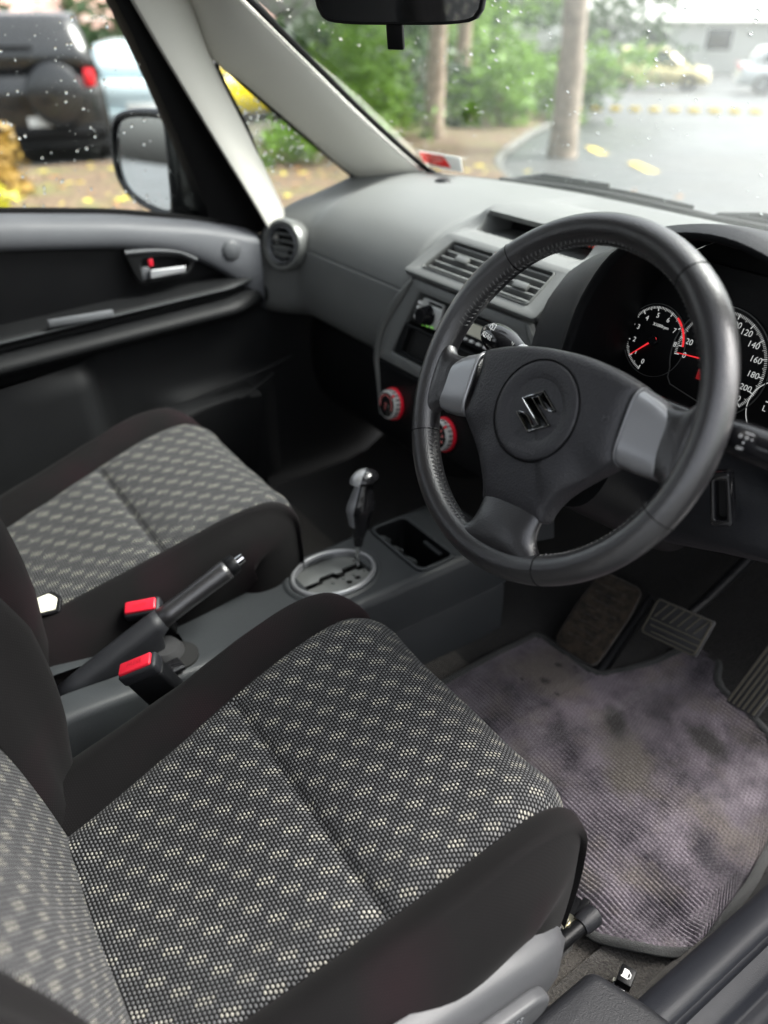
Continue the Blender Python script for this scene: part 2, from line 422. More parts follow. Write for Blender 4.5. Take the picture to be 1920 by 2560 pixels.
def box(name, fr, size, mat, parent=None, bev=.002, seg=2, taper=1., **k):
    bm = bmesh.new(); bmesh.ops.create_cube(bm, size=1)
    for v in bm.verts:
        s = taper if v.co.z > 0 else 1
        v.co = V((v.co.x*size[0]*s, v.co.y*size[1]*s, v.co.z*size[2]))
    if bev: bmesh.ops.bevel(bm, geom=bm.edges, offset=bev, segments=seg, profile=.5, affect='EDGES')
    bm.verts.index_update()
    vs = [fr(*v.co) for v in bm.verts]; fs = [tuple(v.index for v in f.verts) for f in bm.faces]; bm.free()
    return mk(name, vs, fs, mat, parent, **k)
def curve_mesh(cu):
    ob = bpy.data.objects.new('tmp', cu); C.objects.link(ob)
    dg = bpy.context.evaluated_depsgraph_get(); me = bpy.data.meshes.new_from_object(ob.evaluated_get(dg))
    vs = [tuple(v.co) for v in me.vertices]; fs = [tuple(p.vertices) for p in me.polygons]
    bpy.data.objects.remove(ob); bpy.data.meshes.remove(me); bpy.data.curves.remove(cu)
    return vs, fs
def plate(name, outer, holes, thick, fr, mat, parent=None, bev=.0, z0=0., bres=1, **k):
    cu = bpy.data.curves.new('c', 'CURVE'); cu.dimensions = '2D'; cu.fill_mode = 'BOTH'
    cu.extrude = max(1e-5, thick/2-bev); cu.bevel_depth = bev; cu.bevel_resolution = bres; cu.offset = -bev
    for poly in [outer]+list(holes):
        sp = cu.splines.new('POLY'); sp.points.add(len(poly)-1); sp.use_cyclic_u = True
        for q, (x, y) in zip(sp.points, poly): q.co = (x, y, 0, 1)
    vs, fs = curve_mesh(cu)
    bmv = [fr(x, y, z+z0) for x, y, z in vs]
    o = mk(name, bmv, fs, mat, parent, **k)
    bm = bmesh.new(); bm.from_mesh(o.data); bmesh.ops.remove_doubles(bm, verts=bm.verts, dist=1e-6); bmesh.ops.recalc_face_normals(bm, faces=bm.faces); bm.to_mesh(o.data); bm.free()
    o.data.shade_smooth(); o.data.set_sharp_from_angle(angle=R(35))
    return o
def rrect(w, h, r, n=5, cx=0, cy=0):
    out = []
    for sx, sy, a0 in ((1, 1, 0), (-1, 1, 90), (-1, -1, 180), (1, -1, 270)):
        for i in range(n+1):
            a = R(a0+90*i/n); out.append((cx+sx*(w/2-r)+r*math.cos(a), cy+sy*(h/2-r)+r*math.sin(a)))
    return out
def circle(r, n=32, cx=0, cy=0, ry=None):
    return [(cx+r*math.cos(2*math.pi*i/n), cy+(ry or r)*math.sin(2*math.pi*i/n)) for i in range(n)]
def roundpoly(pts, r, n=4):
    out = []; m = len(pts)
    for i in range(m):
        p0, p1, p2 = V(pts[i-1]), V(pts[i]), V(pts[(i+1) % m])
        a, b = (p0-p1), (p2-p1); k = min(r, a.length*.45, b.length*.45)
        a, b = p1+a.normalized()*k, p1+b.normalized()*k
        for j in range(n+1):
            t = j/n; q = a*(1-t)**2+p1*2*t*(1-t)+b*t*t; out.append((q.x, q.y))
    return out
def textmesh(s, size, align='CENTER', shear=0, spacing=1.):
    cu = bpy.data.curves.new('t', 'FONT'); cu.body = s; cu.size = size; cu.align_x = align; cu.align_y = 'CENTER'; cu.shear = shear
    cu.extrude = .00012; cu.resolution_u = 3; cu.space_character = spacing
    return curve_mesh(cu)
class MB:
    def __init__(s): s.v, s.f = [], []
    def add(s, vs, fs):
        o = len(s.v); s.v += [V(v) for v in vs]; s.f += [tuple(i+o for i in f) for f in fs]
    def text(s, t, size, fr, **k):
        vs, fs = textmesh(t, size, **k); s.add([fr(*v) for v in vs], fs)
    def quad(s, fr, w, h, d=.0003):
        vs = [fr(x*w/2, y*h/2, z) for z in (0, d) for x, y in ((-1, -1), (1, -1), (1, 1), (-1, 1))]
        s.add(vs, [(3, 2, 1, 0), (4, 5, 6, 7), (0, 1, 5, 4), (1, 2, 6, 5), (2, 3, 7, 6), (3, 0, 4, 7)])
    def stroke(s, fr, pts, w, d=.0003, closed=False):
        n = len(pts)
        for i in range(n if closed else n-1):
            a, b = V(pts[i]).to_2d(), V(pts[(i+1) % n]).to_2d(); t = b-a
            if t.length < 1e-7: continue
            ang = math.atan2(t.y, t.x); m = (a+b)/2
            s.quad(fr.at(m.x, m.y).rot(ang), t.length+w*.6, w, d)
    def build(s, name, mat, parent=None, **k): return mk(name, s.v, s.f, mat, parent, **k)

# ------------------------------------------------------------------ car shell (setting)
MT['toe'] = carpet('shaded_toe_carpet', (.0025, .0024, .0024), (.014, .0125, .011), 300)  # darker copy of the floor carpet; knee panel shade put into its colour
def ybase(x): return .735-.115*min(1.3, abs((x+.03)/.62))**3
P = []
prof = [(-1.5, .0), (-1.2, 0), (-.9, 0), (-.6, 0), (-.3, 0), (-.1, 0), (.1, 0), (.3, 0), (.42, .005), (.50, .03), (.58, .10), (.66, .22), (.70, .36), (.70, .52), (.69, .66)]
pr = cr(prof, 46)
for k in range(45):
    x = -.70+1.36*k/44
    P.append([V((x, y, z+.006*noise.noise(V((x*9, y*9, z*9)))+(.07*sstep(.642, .66, x) if y < .45 else 0))) for y, z in pr])
tag(rows('floor', [r[:29] for r in P], 'carpet', sharp=None), 'grey brown car floor carpet', kind='structure')
tag(rows('floor_toe_board', [r[28:] for r in P], 'toe', sharp=None), 'carpeted toe board under the pedals, darkened with painted shade', kind='structure')
# dark strip of carpet by the sill
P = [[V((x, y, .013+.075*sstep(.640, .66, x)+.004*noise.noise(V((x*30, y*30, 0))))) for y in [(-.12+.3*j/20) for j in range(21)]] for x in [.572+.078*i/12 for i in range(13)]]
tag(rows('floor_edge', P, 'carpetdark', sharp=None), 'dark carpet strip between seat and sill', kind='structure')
def sheet(name, pts, mat, th=.02):
    o = mk(name, pts, [tuple(range(len(pts)))], mat, smooth=False)
    m = o.modifiers.new('s', 'SOLIDIFY'); m.thickness = th; m.offset = 0
    return tag(o, kind='structure')
P = []
for i in range(13):
    y = .02-1.5*i/12
    P.append([V((x, y-.10*(abs(x+.03)/.6)**2*(1 if i == 0 else 0), 1.215+.03*math.sin(math.pi*i/12)-.05*abs((x+.03)/.6)**3)) for x in [-.63+1.2*j/16 for j in range(17)]])
tag(rows('roof', P, 'lining', thick=.025), 'pale roof lining of the car', kind='structure')
sheet('wall_rear', [(-.72, -1.5, -.1), (.66, -1.5, -.1), (.66, -1.5, .75), (-.72, -1.5, .75)], 'dashlow')
sheet('wall_left_rear', [(-.73, -1.5, -.1), (-.73, -.52, -.1), (-.73, -.52, .72), (-.73, -1.5, .74)], 'dashlow')
sheet('wall_left_kick', [(-.728, .19, -.1), (-.728, .80, -.1), (-.728, .80, .66), (-.728, .19, .60)], 'dashlow', .012)
sheet('wall_left_pillar', [(-.73, -.62, .7), (-.73, -.50, .7), (-.63, -.54, 1.22), (-.63, -.64, 1.22)], 'pillar')
sheet('wall_right_rear', [(.68, -1.5, -.1), (.68, -.92, -.1), (.68, -.92, .74), (.68, -1.5, .74)], 'dashlow')
sheet('wall_right_pillar', [(.69, -.98, .1), (.69, -.86, .1), (.59, -.90, 1.22), (.59, -1.0, 1.22)], 'pillar')

# sill
sill = thing('door_sill_trim', (.70, .0, 0), 'dark grey plastic sill trim with long grooves along the open doorway', 'sill trim')
pf = [(.642, .0), (.648, .05), (.654, .079), (.664, .089), (.680, .092), (.690, .0915), (.694, .0865), (.698, .0865), (.702, .091), (.718, .090), (.724, .087), (.728, .080), (.732, .079), (.737, .082), (.752, .078), (.765, .06), (.775, .02), (.78, -.10)]
P = []
for k in range(40):
    y = -.075+.95*k/39
    P.append([V((x+.004*math.sin(y*3)-.02*sstep(.25, .7, y), y, z+.012*sstep(.2, .7, y))) for x, z in pf])
rows('scuff_plate', P, 'sill', sill, sharp=50)
out = roundpoly([(.607, -.088), (.668, -.066), (.70, -.058), (.745, -.058), (.745, -.60), (.607, -.60)], .014, 5)
plate('pillar_foot_cover', out, [], .12, Fr((0, 0, .05), (1, 0, 0), (0, 1, 0)), 'blackgrain', sill, bev=.014, bres=4)
# outer skin below the doorway
P = [[V((.78, y, -.10)), V((.80, y, -.2)), V((.76, y, -.25))] for y in (-1.5, .9)]
tag(rows('wall_sill_outer', P, 'dashlow'), kind='structure')

# fuel lever
fl = thing('fuel_flap_lever', (.62, -.03, .02), 'small black fuel flap lever printed with a white pump symbol', 'lever')
ff = Fr((.620, -.029, .036), (.93, .36, 0), (-.36, .93, 0))
box('button', ff, (.018, .023, .014), 'black', fl, .002)
box('bracket', ff.at(-.003, -.012, -.008), (.016, .014, .012), 'gloss', fl, .002)
mb = MB(); f2 = ff.at(0, .001, .0072)
mb.quad(f2.at(-.0015, 0), .006, .0095); mb.quad(f2.at(-.0015, -.0055), .0085, .0014); mb.stroke(f2, [(.002, .003), (.0045, .001), (.0045, -.004), (.0028, -.0045)], .0011)
mb.build('pump_symbol', 'white', fl)
box('hinge_tip', ff.at(-.0105, -.008, -.004), (.004, .005, .004), 'cream', fl, .001)

# ------------------------------------------------------------------ dashboard
dash = thing('dashboard', (-.03, .40, .43), 'grey moulded dashboard across the car below the windscreen', 'dashboard')
PP = lambda x: [(ybase(x), .700), (ybase(x)-.04, .708), (.56, .711), (.50, .710), (.43, .704), (.375, .692), (.33, .672), (.297, .643), (.279, .615), (.272, .592)]
PL = lambda x: [(.30, .605), (.276, .5895), (.2695, .5885), (.266, .555), (.264, .52), (.266, .485), (.273, .458), (.290, .440), (.315, .431)]
HH = lambda x: [(ybase(x), .700), (ybase(x)-.04, .706), (.60, .700), (.56, .69), (.52, .672), (.50, .655), (.49, .64), (.48, .62), (.47, .60), (.46, .58)]
HL = lambda x: [(.46, .578), (.46, .575), (.46, .57), (.46, .55), (.46, .52), (.46, .48), (.46, .46), (.46, .45), (.46, .44)]
def lerp2(a, b, t): return [(p[0]+(q[0]-p[0])*t, p[1]+(q[1]-p[1])*t) for p, q in zip(a, b)]
xs = [-.726, -.722, -.715, -.70, -.685, -.67]+[-.65+.02*i for i in range(20)]+[-.25, -.235, -.22, -.205, -.19]+[-.16+.05*i for i in range(17)]
P, Q = [], []
for x in xs:
    t = sstep(-.245, -.20, x)
    e = -.062*sstep(-.625, -.728, x)
    a = cr(lerp2(PP(x), HH(x), t), 36); b = cr(lerp2(PL(x), HL(x), t), 24)
    P.append([V((x, y+e*sstep(.7, .3, y), z-.030*sstep(-.57, -.68, x)*sstep(.56, .40, y)*sstep(.57, .62, z))) for y, z in a]); Q.append([V((x, y+e, z)) for y, z in b])
rows('upper_pad', P, 'dash', dash, sharp=60); rows('glovebox_panel', Q, 'dash', dash, sharp=60)
# end cap towards the door with small slots
ec = Fr((-.699, .30, .59), (0, 1, 0), (0, 0, 1))
mb = MB()
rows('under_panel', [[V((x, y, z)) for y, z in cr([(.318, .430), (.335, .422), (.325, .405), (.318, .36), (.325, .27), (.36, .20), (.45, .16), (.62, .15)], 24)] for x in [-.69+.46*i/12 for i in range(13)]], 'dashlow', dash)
box('glovebox_latch', Fr((-.345, .330, .405), (1, 0, 0), (0, 0, 1)), (.05, .016, .012), 'bezel', dash, .004)
# centre pod: display hood and shelf
FULL = [(.63, .700), (.56, .713), (.48, .723), (.43, .7235), (.412, .718), (.416, .709), (.465, .703), (.472, .682), (.402, .681), (.382, .6895), (.358, .690), (.340, .687), (.336, .683)]
FLAT = [(.63, .700), (.56, .713), (.48, .723), (.43, .7235), (.412, .718), (.408, .714), (.404, .709), (.399, .703), (.393, .697), (.385, .6915), (.358, .690), (.340, .687), (.336, .683)]
EDGE = [(.63, .701), (.58, .7105), (.53, .7105), (.49, .7095), (.45, .7065), (.43, .704), (.41, .70), (.39, .696), (.37, .691), (.35, .683), (.33, .672), (.305, .652), (.285, .626)]
P = []
px_ = [-.246, -.240, -.232, -.222, -.212, -.205, -.202, -.1995, -.19]+[-.17+.02*i for i in range(11)]+[.044, .046, .05, .06, .07, .079]
for x in px_:
    t = sstep(-.246, -.212, x)
    base = FULL if -.2 < x < .045 else FLAT
    P.append([V((x, y, z+.001)) for y, z in lerp2(EDGE, base, t)])
rows('display_hood', P, 'dash', dash, sharp=32)
# left cheek of the pod under the eyebrow
P = []
for k in range(9):
    t = k/8; P.append([V((-.246+.034*sstep(0, 1, s), .285+(.336-.285)*t-.012*s, .626+(.683-.626)*t+.004*s)) for s in (0, .25, .5, .75, 1)])
# display
dsp = box('display_screen', Fr((-.078, .466, .692), (1, 0, 0), (0, .2, 1)), (.24, .019, .004), 'gloss', dash, .0008)
mb = MB(); fd = Fr((.004, .4635, .692), (1, 0, 0), (0, .2, 1))
for i, ch in enumerate('12:08'): mb.text(ch, .016, fd.at(-.02+.0098*i, 0, .0))
mb.build('clock_digits', 'dred_lit', dsp)
# vent panel
vf = Fr((-.078, .302, .6575), (1, 0, 0), (0, .076, .056))
def skew(pts): return pts
vo = roundpoly([(-.166, -.050), (.155, -.050), (.155, .047), (-.140, .047)], .008)
hL = roundpoly([(-.130, -.033), (-.006, -.033), (-.006, .033), (-.112, .033)], .006)
hR = roundpoly([(.010, -.033), (.126, -.033), (.126, .033), (.010, .033)], .006)
plate('vent_surround', vo, [hL, hR], .012, vf, 'dash', dash, bev=.002)
for nm, pts, ue in (('L', hL, -.062), ('R', hR, .085)):
    x0, x1 = min(p[0] for p in pts), max(p[0] for p in pts)
    ins = [((p[0]-(x0+x1)/2)*.965+(x0+x1)/2, p[1]*.95) for p in pts]
    v = plate('air_vent', pts, [ins], .010, vf.at(0, 0, .003), 'bezel', dash, bev=.001)
    plate('duct_back', pts, [], .002, vf.at(0, 0, -.016), 'duct', v)
    for k in range(5):
        y = -.0255+.0127*k
        xl = interp([(-.033, x0+.002), (.033, (x0+.020 if nm == 'L' else x0)+.002)], y)
        box('slat', Fr(vf((xl+x1-.002)/2, y, -.003), vf.x, vf.y*.35+vf.z), (x1-xl-.004, .012, .0044), 'dash', v, .0010, 1)
    box('tab', vf.at(ue, .004 if nm == 'L' else -.004, .004), (.030, .012, .008), 'bezel', v, .002)
# round end vent
rv = Fr((-.652, .245, .594), (1, .42, 0), (-.06, .18, 1))
vt = lathe('round_vent', [(.040, -.03), (.040, .006), (.043, .012), (.049, .012), (.053, .005), (.054, -.004), (.050, -.03)], rv, 'bezel', dash, 44)
lathe('vent_ring', [(.0335, -.012), (.034, .010), (.0365, .0125), (.039, .010), (.039, -.012)], rv, 'grey', vt, 44)
plate('duct_back', circle(.038), [], .002, rv.at(0, 0, -.014), 'duct', vt)
for k in range(4):
    y = -.021+.014*k; w = 2*math.sqrt(.034**2-y*y)
    box('slat', Fr(rv(0, y, .0), rv.x, rv.y*.25+rv.z), (w, .012, .0032), 'dash', vt, .0008, 1)
# door-side defogger slots
for k in range(4):
    box('demist_slot', Fr((-.712, .2085, .548+.020*k), (1, .6, 0), (0, .1, 1)), (.012, .013, .006), 'duct', dash, .001)

# stack
sf = Fr((-.078, .268, .617), (1, 0, 0), (0, .147, .989))
le = cr([(-.142, .004), (-.186, -.055), (-.215, -.11), (-.218, -.157)], 14); le2 = cr([(-.218, -.160), (-.205, -.197), (-.182, -.26)], 8)
hole = roundpoly([(-.120, -.014), (-.176, -.136), (.150, -.136), (.112, -.014)], .006)
so_ = le+[(-u, v) for u, v in le[::-1]]
plate('radio_surround', so_, [hole], .014, sf, 'dash', dash, bev=.0025)
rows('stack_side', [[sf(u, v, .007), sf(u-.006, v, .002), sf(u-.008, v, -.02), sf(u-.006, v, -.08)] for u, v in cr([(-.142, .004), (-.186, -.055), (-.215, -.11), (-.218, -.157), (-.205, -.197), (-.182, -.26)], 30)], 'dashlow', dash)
for s in (-1, 1):
    pts = [sf(s*(-u+.001), v, .008) for u, v in cr([(-.139, .004), (-.184, -.055), (-.213, -.11), (-.216, -.157), (-.203, -.197), (-.181, -.26)], 30)]
    rad = [.0035+.0055*sstep(0, .2, i/29)*sstep(1, .45, i/29) for i in range(30)]
    tube('stack_edge_trim', pts, rad, 'bezel', dash, 10, flat=.55, up=sf.z)

radio = thing('car_radio', sf(0, -.05, -.01), 'silver faced car radio with a black volume knob in the centre stack', 'radio')
rf = sf.at(0, 0, -.006)
plate('housing_back', roundpoly([(-.125, -.010), (-.182, -.140), (.156, -.140), (.118, -.010)], .004), [], .004, sf.at(0, 0, -.030), 'duct', radio)
plate('fascia', roundpoly([(-.113, -.020), (-.128, -.068), (.125, -.068), (.108, -.020)], .004), [], .016, sf.at(0, 0, -.012), 'black', radio, bev=.001)
plate('left_block', roundpoly([(-.112, -.021), (-.126, -.066), (-.064, -.066), (-.058, -.021)], .004), [roundpoly([(-.098, -.0235), (-.101, -.029), (-.060, -.029), (-.058, -.0235)], .002)], .010, sf.at(0, 0, -.004), 'radio_silver', radio, bev=.001)
kn = sf.at(-.093, -.047, .001)
lathe('volume_knob', [(.0, .020), (.012, .020), (.0145, .018), (.0165, .002), (.018, 0)], kn, 'gloss', radio, 28)
for k in range(4): box('preset_button', sf.at(-.1155-.0022*k, -.031-.0085*k, .002), (.011, .0055, .006), 'white', radio, .001)
plate('lcd', roundpoly([(-.030, -.030), (-.034, -.050), (.060, -.050), (.060, -.030)], .003), [], .006, sf.at(0, 0, -.004), 'cream', radio, bev=.0005)
mb = MB()
mb.text('FM 98', .011, sf.at(-.005, -.040, -.0008)); mb.build('lcd_text', 'dash', radio)
for k in range(6): box('key', sf.at(-.03+.017*k, -.0585, -.002), (.009, .0035, .006), 'white', radio, .0006)
mb = MB()
for k in range(3): mb.quad(sf.at(-.104+.013*k, -.0655+.001*k, .0015), .006, .003)
MT['green_lit'] = glow('green_key_light', (.35, 1, .15), .10); mb.build('key_light', 'green_lit', radio)
slot = box('storage_slot', sf.at(-.013, -.104, -.030), (.30, .054, .05), 'duct', radio, .001)
o = plate('slot_rim', roundpoly([(-.152, -.074), (-.172, -.132), (.146, -.132), (.132, -.074)], .004), [roundpoly([(-.135, -.079), (-.150, -.127), (.138, -.127), (.126, -.079)], .004)], .012, sf.at(0, 0, -.001), 'dashlow', radio, bev=.002)

clim = thing('climate_control_panel', sf(0, -.21, -.01), 'black climate panel with three red ringed rotary knobs', 'control panel')
plate('panel', le2+[(-u, v) for u, v in le2[::-1]], [], .014, sf, 'black', clim, bev=.002)
for u, kind in ((-.147, 0), (.005, 1), (.152, 2)):
    kf = sf.at(u, -.226, .007)
    k_ = lathe('rotary_knob', [(.0, .017), (.0245, .017), (.0265, .015), (.0275, .006), (.0275, .003)], kf, 'radio_silver', clim, 48)
    lathe('red_ring', [(.027, 0), (.0275, .0055), (.030, .0055), (.0305, .003), (.0305, -.002)], kf, 'redmat', k_, 48)
    plate('knob_face', circle(.0225, 40), [], .002, kf.at(0, 0, .0172), 'gloss', k_, bev=.0004)
    box('pointer', kf.at(0, .0, 0).rot(R(-35)).at(0, .0255, .0155), (.005, .005, .004), 'redmat', k_, .0005)
    for q in range(20):
        a = 2*math.pi*q/20
        box('grip_notch', kf.rot(a).at(.0272, 0, .0095), (.0012, .003, .010), 'steel' if 0 else 'grey', k_, .0003, 1)
    mb = MB(); fi = kf.at(0, 0, .0184)
    if kind == 1:
        for a in (160, 125, 90, 55, 20, -20, 200):
            q = fi.at(.0155*math.cos(R(a)), .0155*math.sin(R(a)))
            mb.stroke(q, [(-.0016, 0), (0, .0014), (.0016, 0), (.001, -.0018), (-.001, -.0018)], .0007, closed=True)
        mb.quad(fi.at(0, -.004), .003, .004); mb.quad(fi.at(0, .001), .005, .001)
    else:
        mb.stroke(fi, [(.0185*math.cos(R(a)), .0185*math.sin(R(a))) for a in range(200, -25, -12)], .0012)
        for q in range(3): mb.quad(fi.at(-.001, .002-.005*q), .005-.001*q, .0013)
    mb.build('knob_symbols', 'icon_lit', k_)

# ------------------------------------------------------------------ instrument binnacle and cluster
lip = [(.236, .135, .595), (.241, .148, .673), (.253, .155, .730), (.288, .160, .785), (.355, .165, .812), (.425, .165, .814), (.495, .160, .790), (.533, .155, .735), (.548, .148, .673), (.553, .135, .595)]
base = [(.0795, .255, .56), (.0795, .270, .628), (.0795, .315, .665), (.0795, .385, .702), (.21, .52, .725), (.42, .575, .722), (.56, .52, .722), (.63, .38, .70), (.64, .31, .65), (.64, .25, .58)]
mid = [(.150, .175, .58), (.152, .190, .664), (.160, .215, .712), (.205, .26, .758), (.32, .32, .785), (.425, .33, .788), (.52, .29, .775), (.585, .24, .725), (.60, .20, .665), (.60, .175, .58)]
n_ = 44
L_ = cr(lip, n_); B_ = cr(base, n_); M_ = cr(mid, n_); cx, cz = .395, .66
def off(p, k, dy): return V((cx+(p.x-cx)*k, p.y+dy, cz+(p.z-cz)*k))
I0 = [off(p, .90, .12) for p in L_]; I1 = [off(p, .975, .012) for p in L_]; O1 = [off(p, 1.035, .003) for p in L_]; O2 = [off(p, 1.075, .016) for p in L_]
rws = [O1, O2]
for t in (.2, .4, .6, .8): rws.append([O2[i].lerp(M_[i], t)+V((0, 0, .006*math.sin(math.pi*t))) for i in range(n_)])
rws.append(M_)
for t in (.2, .4, .6, .8): rws.append([M_[i].lerp(B_[i], t)+V((0, 0, .010*math.sin(math.pi*t)*sstep(.55, .7, M_[i].z))) for i in range(n_)])
rws.append(B_)
rows('binnacle_hood', rws, 'blackgrain', dash, sharp=None)
mk('binnacle_back', [p+V((0, .004, 0)) for p in I0], [tuple(range(len(I0)))], 'black', dash, smooth=False)
rows('binnacle_tunnel', [I0, [I0[i].lerp(I1[i], .5) for i in range(n_)], I1, [off(p, 1.0, .001) for p in L_], O1], 'black', dash, sharp=None)

clu = thing('instrument_cluster', (.38, .255, .60), 'black instrument cluster with white dials and red needles behind the wheel', 'gauge cluster')
cf = Fr((.38, .252, .668), (1, 0, 0), (0, .17, 1))
plate('cluster_face', roundpoly([(-.135, -.085), (-.135, .05), (-.09, .10), (.09, .10), (.135, .05), (.135, -.085)], .02), [], .004, cf.at(0, 0, -.003), 'black', clu)
def dial(name, u, v, r, a0, da, vals, step_minor, ring, tw, th, ts, label):
    f = cf.at(u, v, 0)
    d = plate(name, ring, [], .002, f, 'black', clu); d['label'] = label
    mb = MB(); mb.stroke(f.at(0, 0, .001), ring, tw, .0012, closed=True); mb.build('dial_ring', 'white_lit' if tw > .001 else 'bezel', d)
    mb = MB(); tx = MB()
    nmin = (len(vals)-1)*step_minor
    for k in range(nmin+1):
        a = R(a0-da*k/step_minor); maj = k % step_minor == 0; half = (k*2) % step_minor == 0
        ln = th*(1 if maj else .75 if half else .5)
        mb.quad(Fr(f((r-ln/2)*math.cos(a), (r-ln/2)*math.sin(a), .0012), f.x*math.cos(a)+f.y*math.sin(a), f.y*math.cos(a)-f.x*math.sin(a)), ln, .0011 if maj else .0005)
    for k, t in enumerate(vals):
        a = R(a0-da*k)
        if t: tx.text(t, ts, f.at((r-th-ts*.72)*math.cos(a), (r-th-ts*.62)*math.sin(a), .0013), shear=.12)
    mb.build('tick_marks', 'white_lit', d); tx.build('numerals', 'white_lit', d)
    return d, f
d1, f1 = dial('tachometer', -.091, -.001, .0405, 255, 31, list('012345678'), 10, circle(.0435, 60), .0006, .0055, .0085, 'small rev counter dial with a red line past seven')
mb = MB(); mb.stroke(f1.at(0, 0, .0016), [(.0405*math.cos(R(a)), .0405*math.sin(R(a))) for a in range(55, 4, -4)], .0026); mb.build('red_zone', 'red_lit', d1)
mb = MB(); mb.text('X1000rpm', .0052, f1.at(.003, .0185, .0013), shear=.15); mb.build('unit_print', 'white_lit', d1)
sr = [(.062*math.cos(R(a)), .062*math.sin(R(a))) for a in range(-52, 205, 5)]+[(-.056, -.036), (-.050, -.043), (.020, -.055)]
d2, f2 = dial('speedometer', -.002, .0, .0575, 187, 20.8, ['0', '20', '40', '60', '80', '100', '120', '140', '160', '180', '200', '220'], 10, sr, .0010, .0062, .0098, 'large round speedometer dial reading zero')
sr3 = [(.034*math.cos(R(a)), .034*math.sin(R(a))) for a in range(120, 330, 6)]
d3 = plate('fuel_gauge', circle(.034, 40), [], .002, cf.at(.082, -.030, -.0012), 'black', clu)
mb = MB(); mb.stroke(cf.at(.082, -.030, .001), sr3, .0009); mb.build('dial_ring', 'white_lit', d3)
mb = MB(); mb.text('L', .009, cf.at(.068, -.030, .0013)); mb.quad(cf.at(.070, -.022, .0013), .006, .0012); mb.build('gauge_letter', 'white_lit', d3)
for f, d, a, ln in ((f1, d1, 224, .0365), (f2, d2, 185, .052)):
    g = f.rot(R(a)).at(0, 0, .004)
    vs = [g(-.006, .0012), g(ln, .0004), g(ln, -.0004), g(-.006, -.0012), g(-.006, .0012, .0012), g(ln, .0004, .0006), g(ln, -.0004, .0006), g(-.006, -.0012, .0012)]
    mk('needle', vs, [(0, 1, 2, 3), (4, 5, 6, 7), (0, 1, 5, 4), (1, 2, 6, 5), (2, 3, 7, 6), (3, 0, 4, 7)], 'red_lit', d, smooth=False)
    lathe('hub_cap', [(0, .006), (.005, .006), (.0062, .0045), (.0065, 0)], f, 'gloss', d, 24)
mb = MB(); mb.quad(f2.at(-.013, -.020, .0014), .014, .012); mb.build('warning_lamp', glow('dim_red_lamp', (1, .02, .03), .035), d2)

# ------------------------------------------------------------------ steering column, stalks
col = thing('steering_column', (.36, .06, .55), 'black plastic shroud around the steering column under the wheel', 'column')
th = R(27.6); wu = V((0, math.sin(th), math.cos(th))); wnm = V((0, -math.cos(th), math.sin(th)))
gf = Fr((.36, .02, .63), (1, 0, 0), wu)
P = []
for k in range(12):
    t = k/11; w_ = -.02-.22*t
    hw, hu, hd = .062+.014*t, .034, .062+.03*t
    P.append([gf(hw*math.copysign(abs(math.cos(a))**.6, math.cos(a)), (hu if math.sin(a) > 0 else hd)*math.copysign(abs(math.sin(a))**.7, math.sin(a)), w_) for a in [2*math.pi*j/36 for j in range(36)]])
rows('shroud', P, 'black', col, cu=True, cap=True)
st = thing('wiper_stalk', (.28, .06, .68), 'glossy black wiper stalk printed REAR with silver collar', 'stalk')
ax = V((.200-.300, .075-.060, .689-.683)).normalized()
p0 = V((.328, .055, .672)); pts = [p0+ax*.16*k/18 for k in range(19)]
rad = [.0095, .0095, .010, .010, .0105, .011, .0115, .0118, .0118, .012, .0135, .0155, .0172, .0180, .0180, .0172, .0148, .010, .003]
tube('lever', pts, rad, 'gloss', st, 24, up=(0, 0, 1))
for a_, b_ in ((.066, .084), (.088, .096)):
    tube('silver_collar', [p0+ax*(a_+(b_-a_)*k/3) for k in range(4)], [.0121, .0124, .0124, .0121], 'silver', st, 24, up=(0, 0, 1))
vd = (V(cam.location)-V((.215, .075, .69))).normalized(); sx_ = -ax; sy_ = vd.cross(sx_).normalized()
tf = Fr(p0+ax*.130+vd.cross(sx_).cross(sx_)*0, sx_, sy_); nz = sx_.cross(sy_)
mb = MB(); t1 = Fr(p0+ax*.128+nz*.0182, sx_, sy_)
mb.text('REAR', .0085, t1.at(.001, -.004), spacing=.95)
mb.stroke(t1.at(.001, .0075), [(-.004, .003), (-.002, .0045), (.003, .0045), (.0045, .003), (.0045, -.002), (-.004, -.002)], .0008, closed=True); mb.stroke(t1.at(.001, .0075), [(0, -.0035), (0, .001), (-.003, .003)], .0008)
t2 = Fr(p0+ax*.099+nz*.0135, sx_, sy_); mb.text('INT', .0072, t2.at(-.001, -.0075))
t3 = Fr(p0+ax*.088+nz*.0126, sx_, sy_); mb.text('ON', .007, t3.at(-.004, .004))
mb.build('lettering', 'white', st)
lt = thing('light_stalk', (.50, .05, .68), 'black headlamp stalk with white symbols at the right of the wheel', 'stalk')
p0 = V((.44, .055, .690)); ax = V((1, -.05, .06)).normalized(); pts = [p0+ax*.17*k/16 for k in range(17)]
tube('lever', pts, [.010]*6+[.011, .0125, .0145, .0155, .0158, .0158, .0158, .0158, .015, .012, .004], 'gloss', lt, 24, up=(0, 0, 1))
mb = MB(); vd = (V(cam.location)-V((.54, .05, .69))).normalized(); sy_ = vd.cross(ax).normalized(); nz = ax.cross(sy_)
t1 = Fr(p0+ax*.108+nz*.0160, ax, sy_); mb.quad(t1.at(.002, .0065), .008, .0008); mb.stroke(t1.at(-.005, .0025), circle(.0012, 8), .0005, closed=True); mb.stroke(t1.at(.001, .0025), circle(.0012, 8), .0005, closed=True); mb.quad(t1.at(.006, .0025), .0012, .0012)
mb.quad(t1.at(0, -.002), .0012, .0016); mb.text('OFF', .0036, t1.at(-.001, -.0075)); mb.build('symbols', 'white', lt)

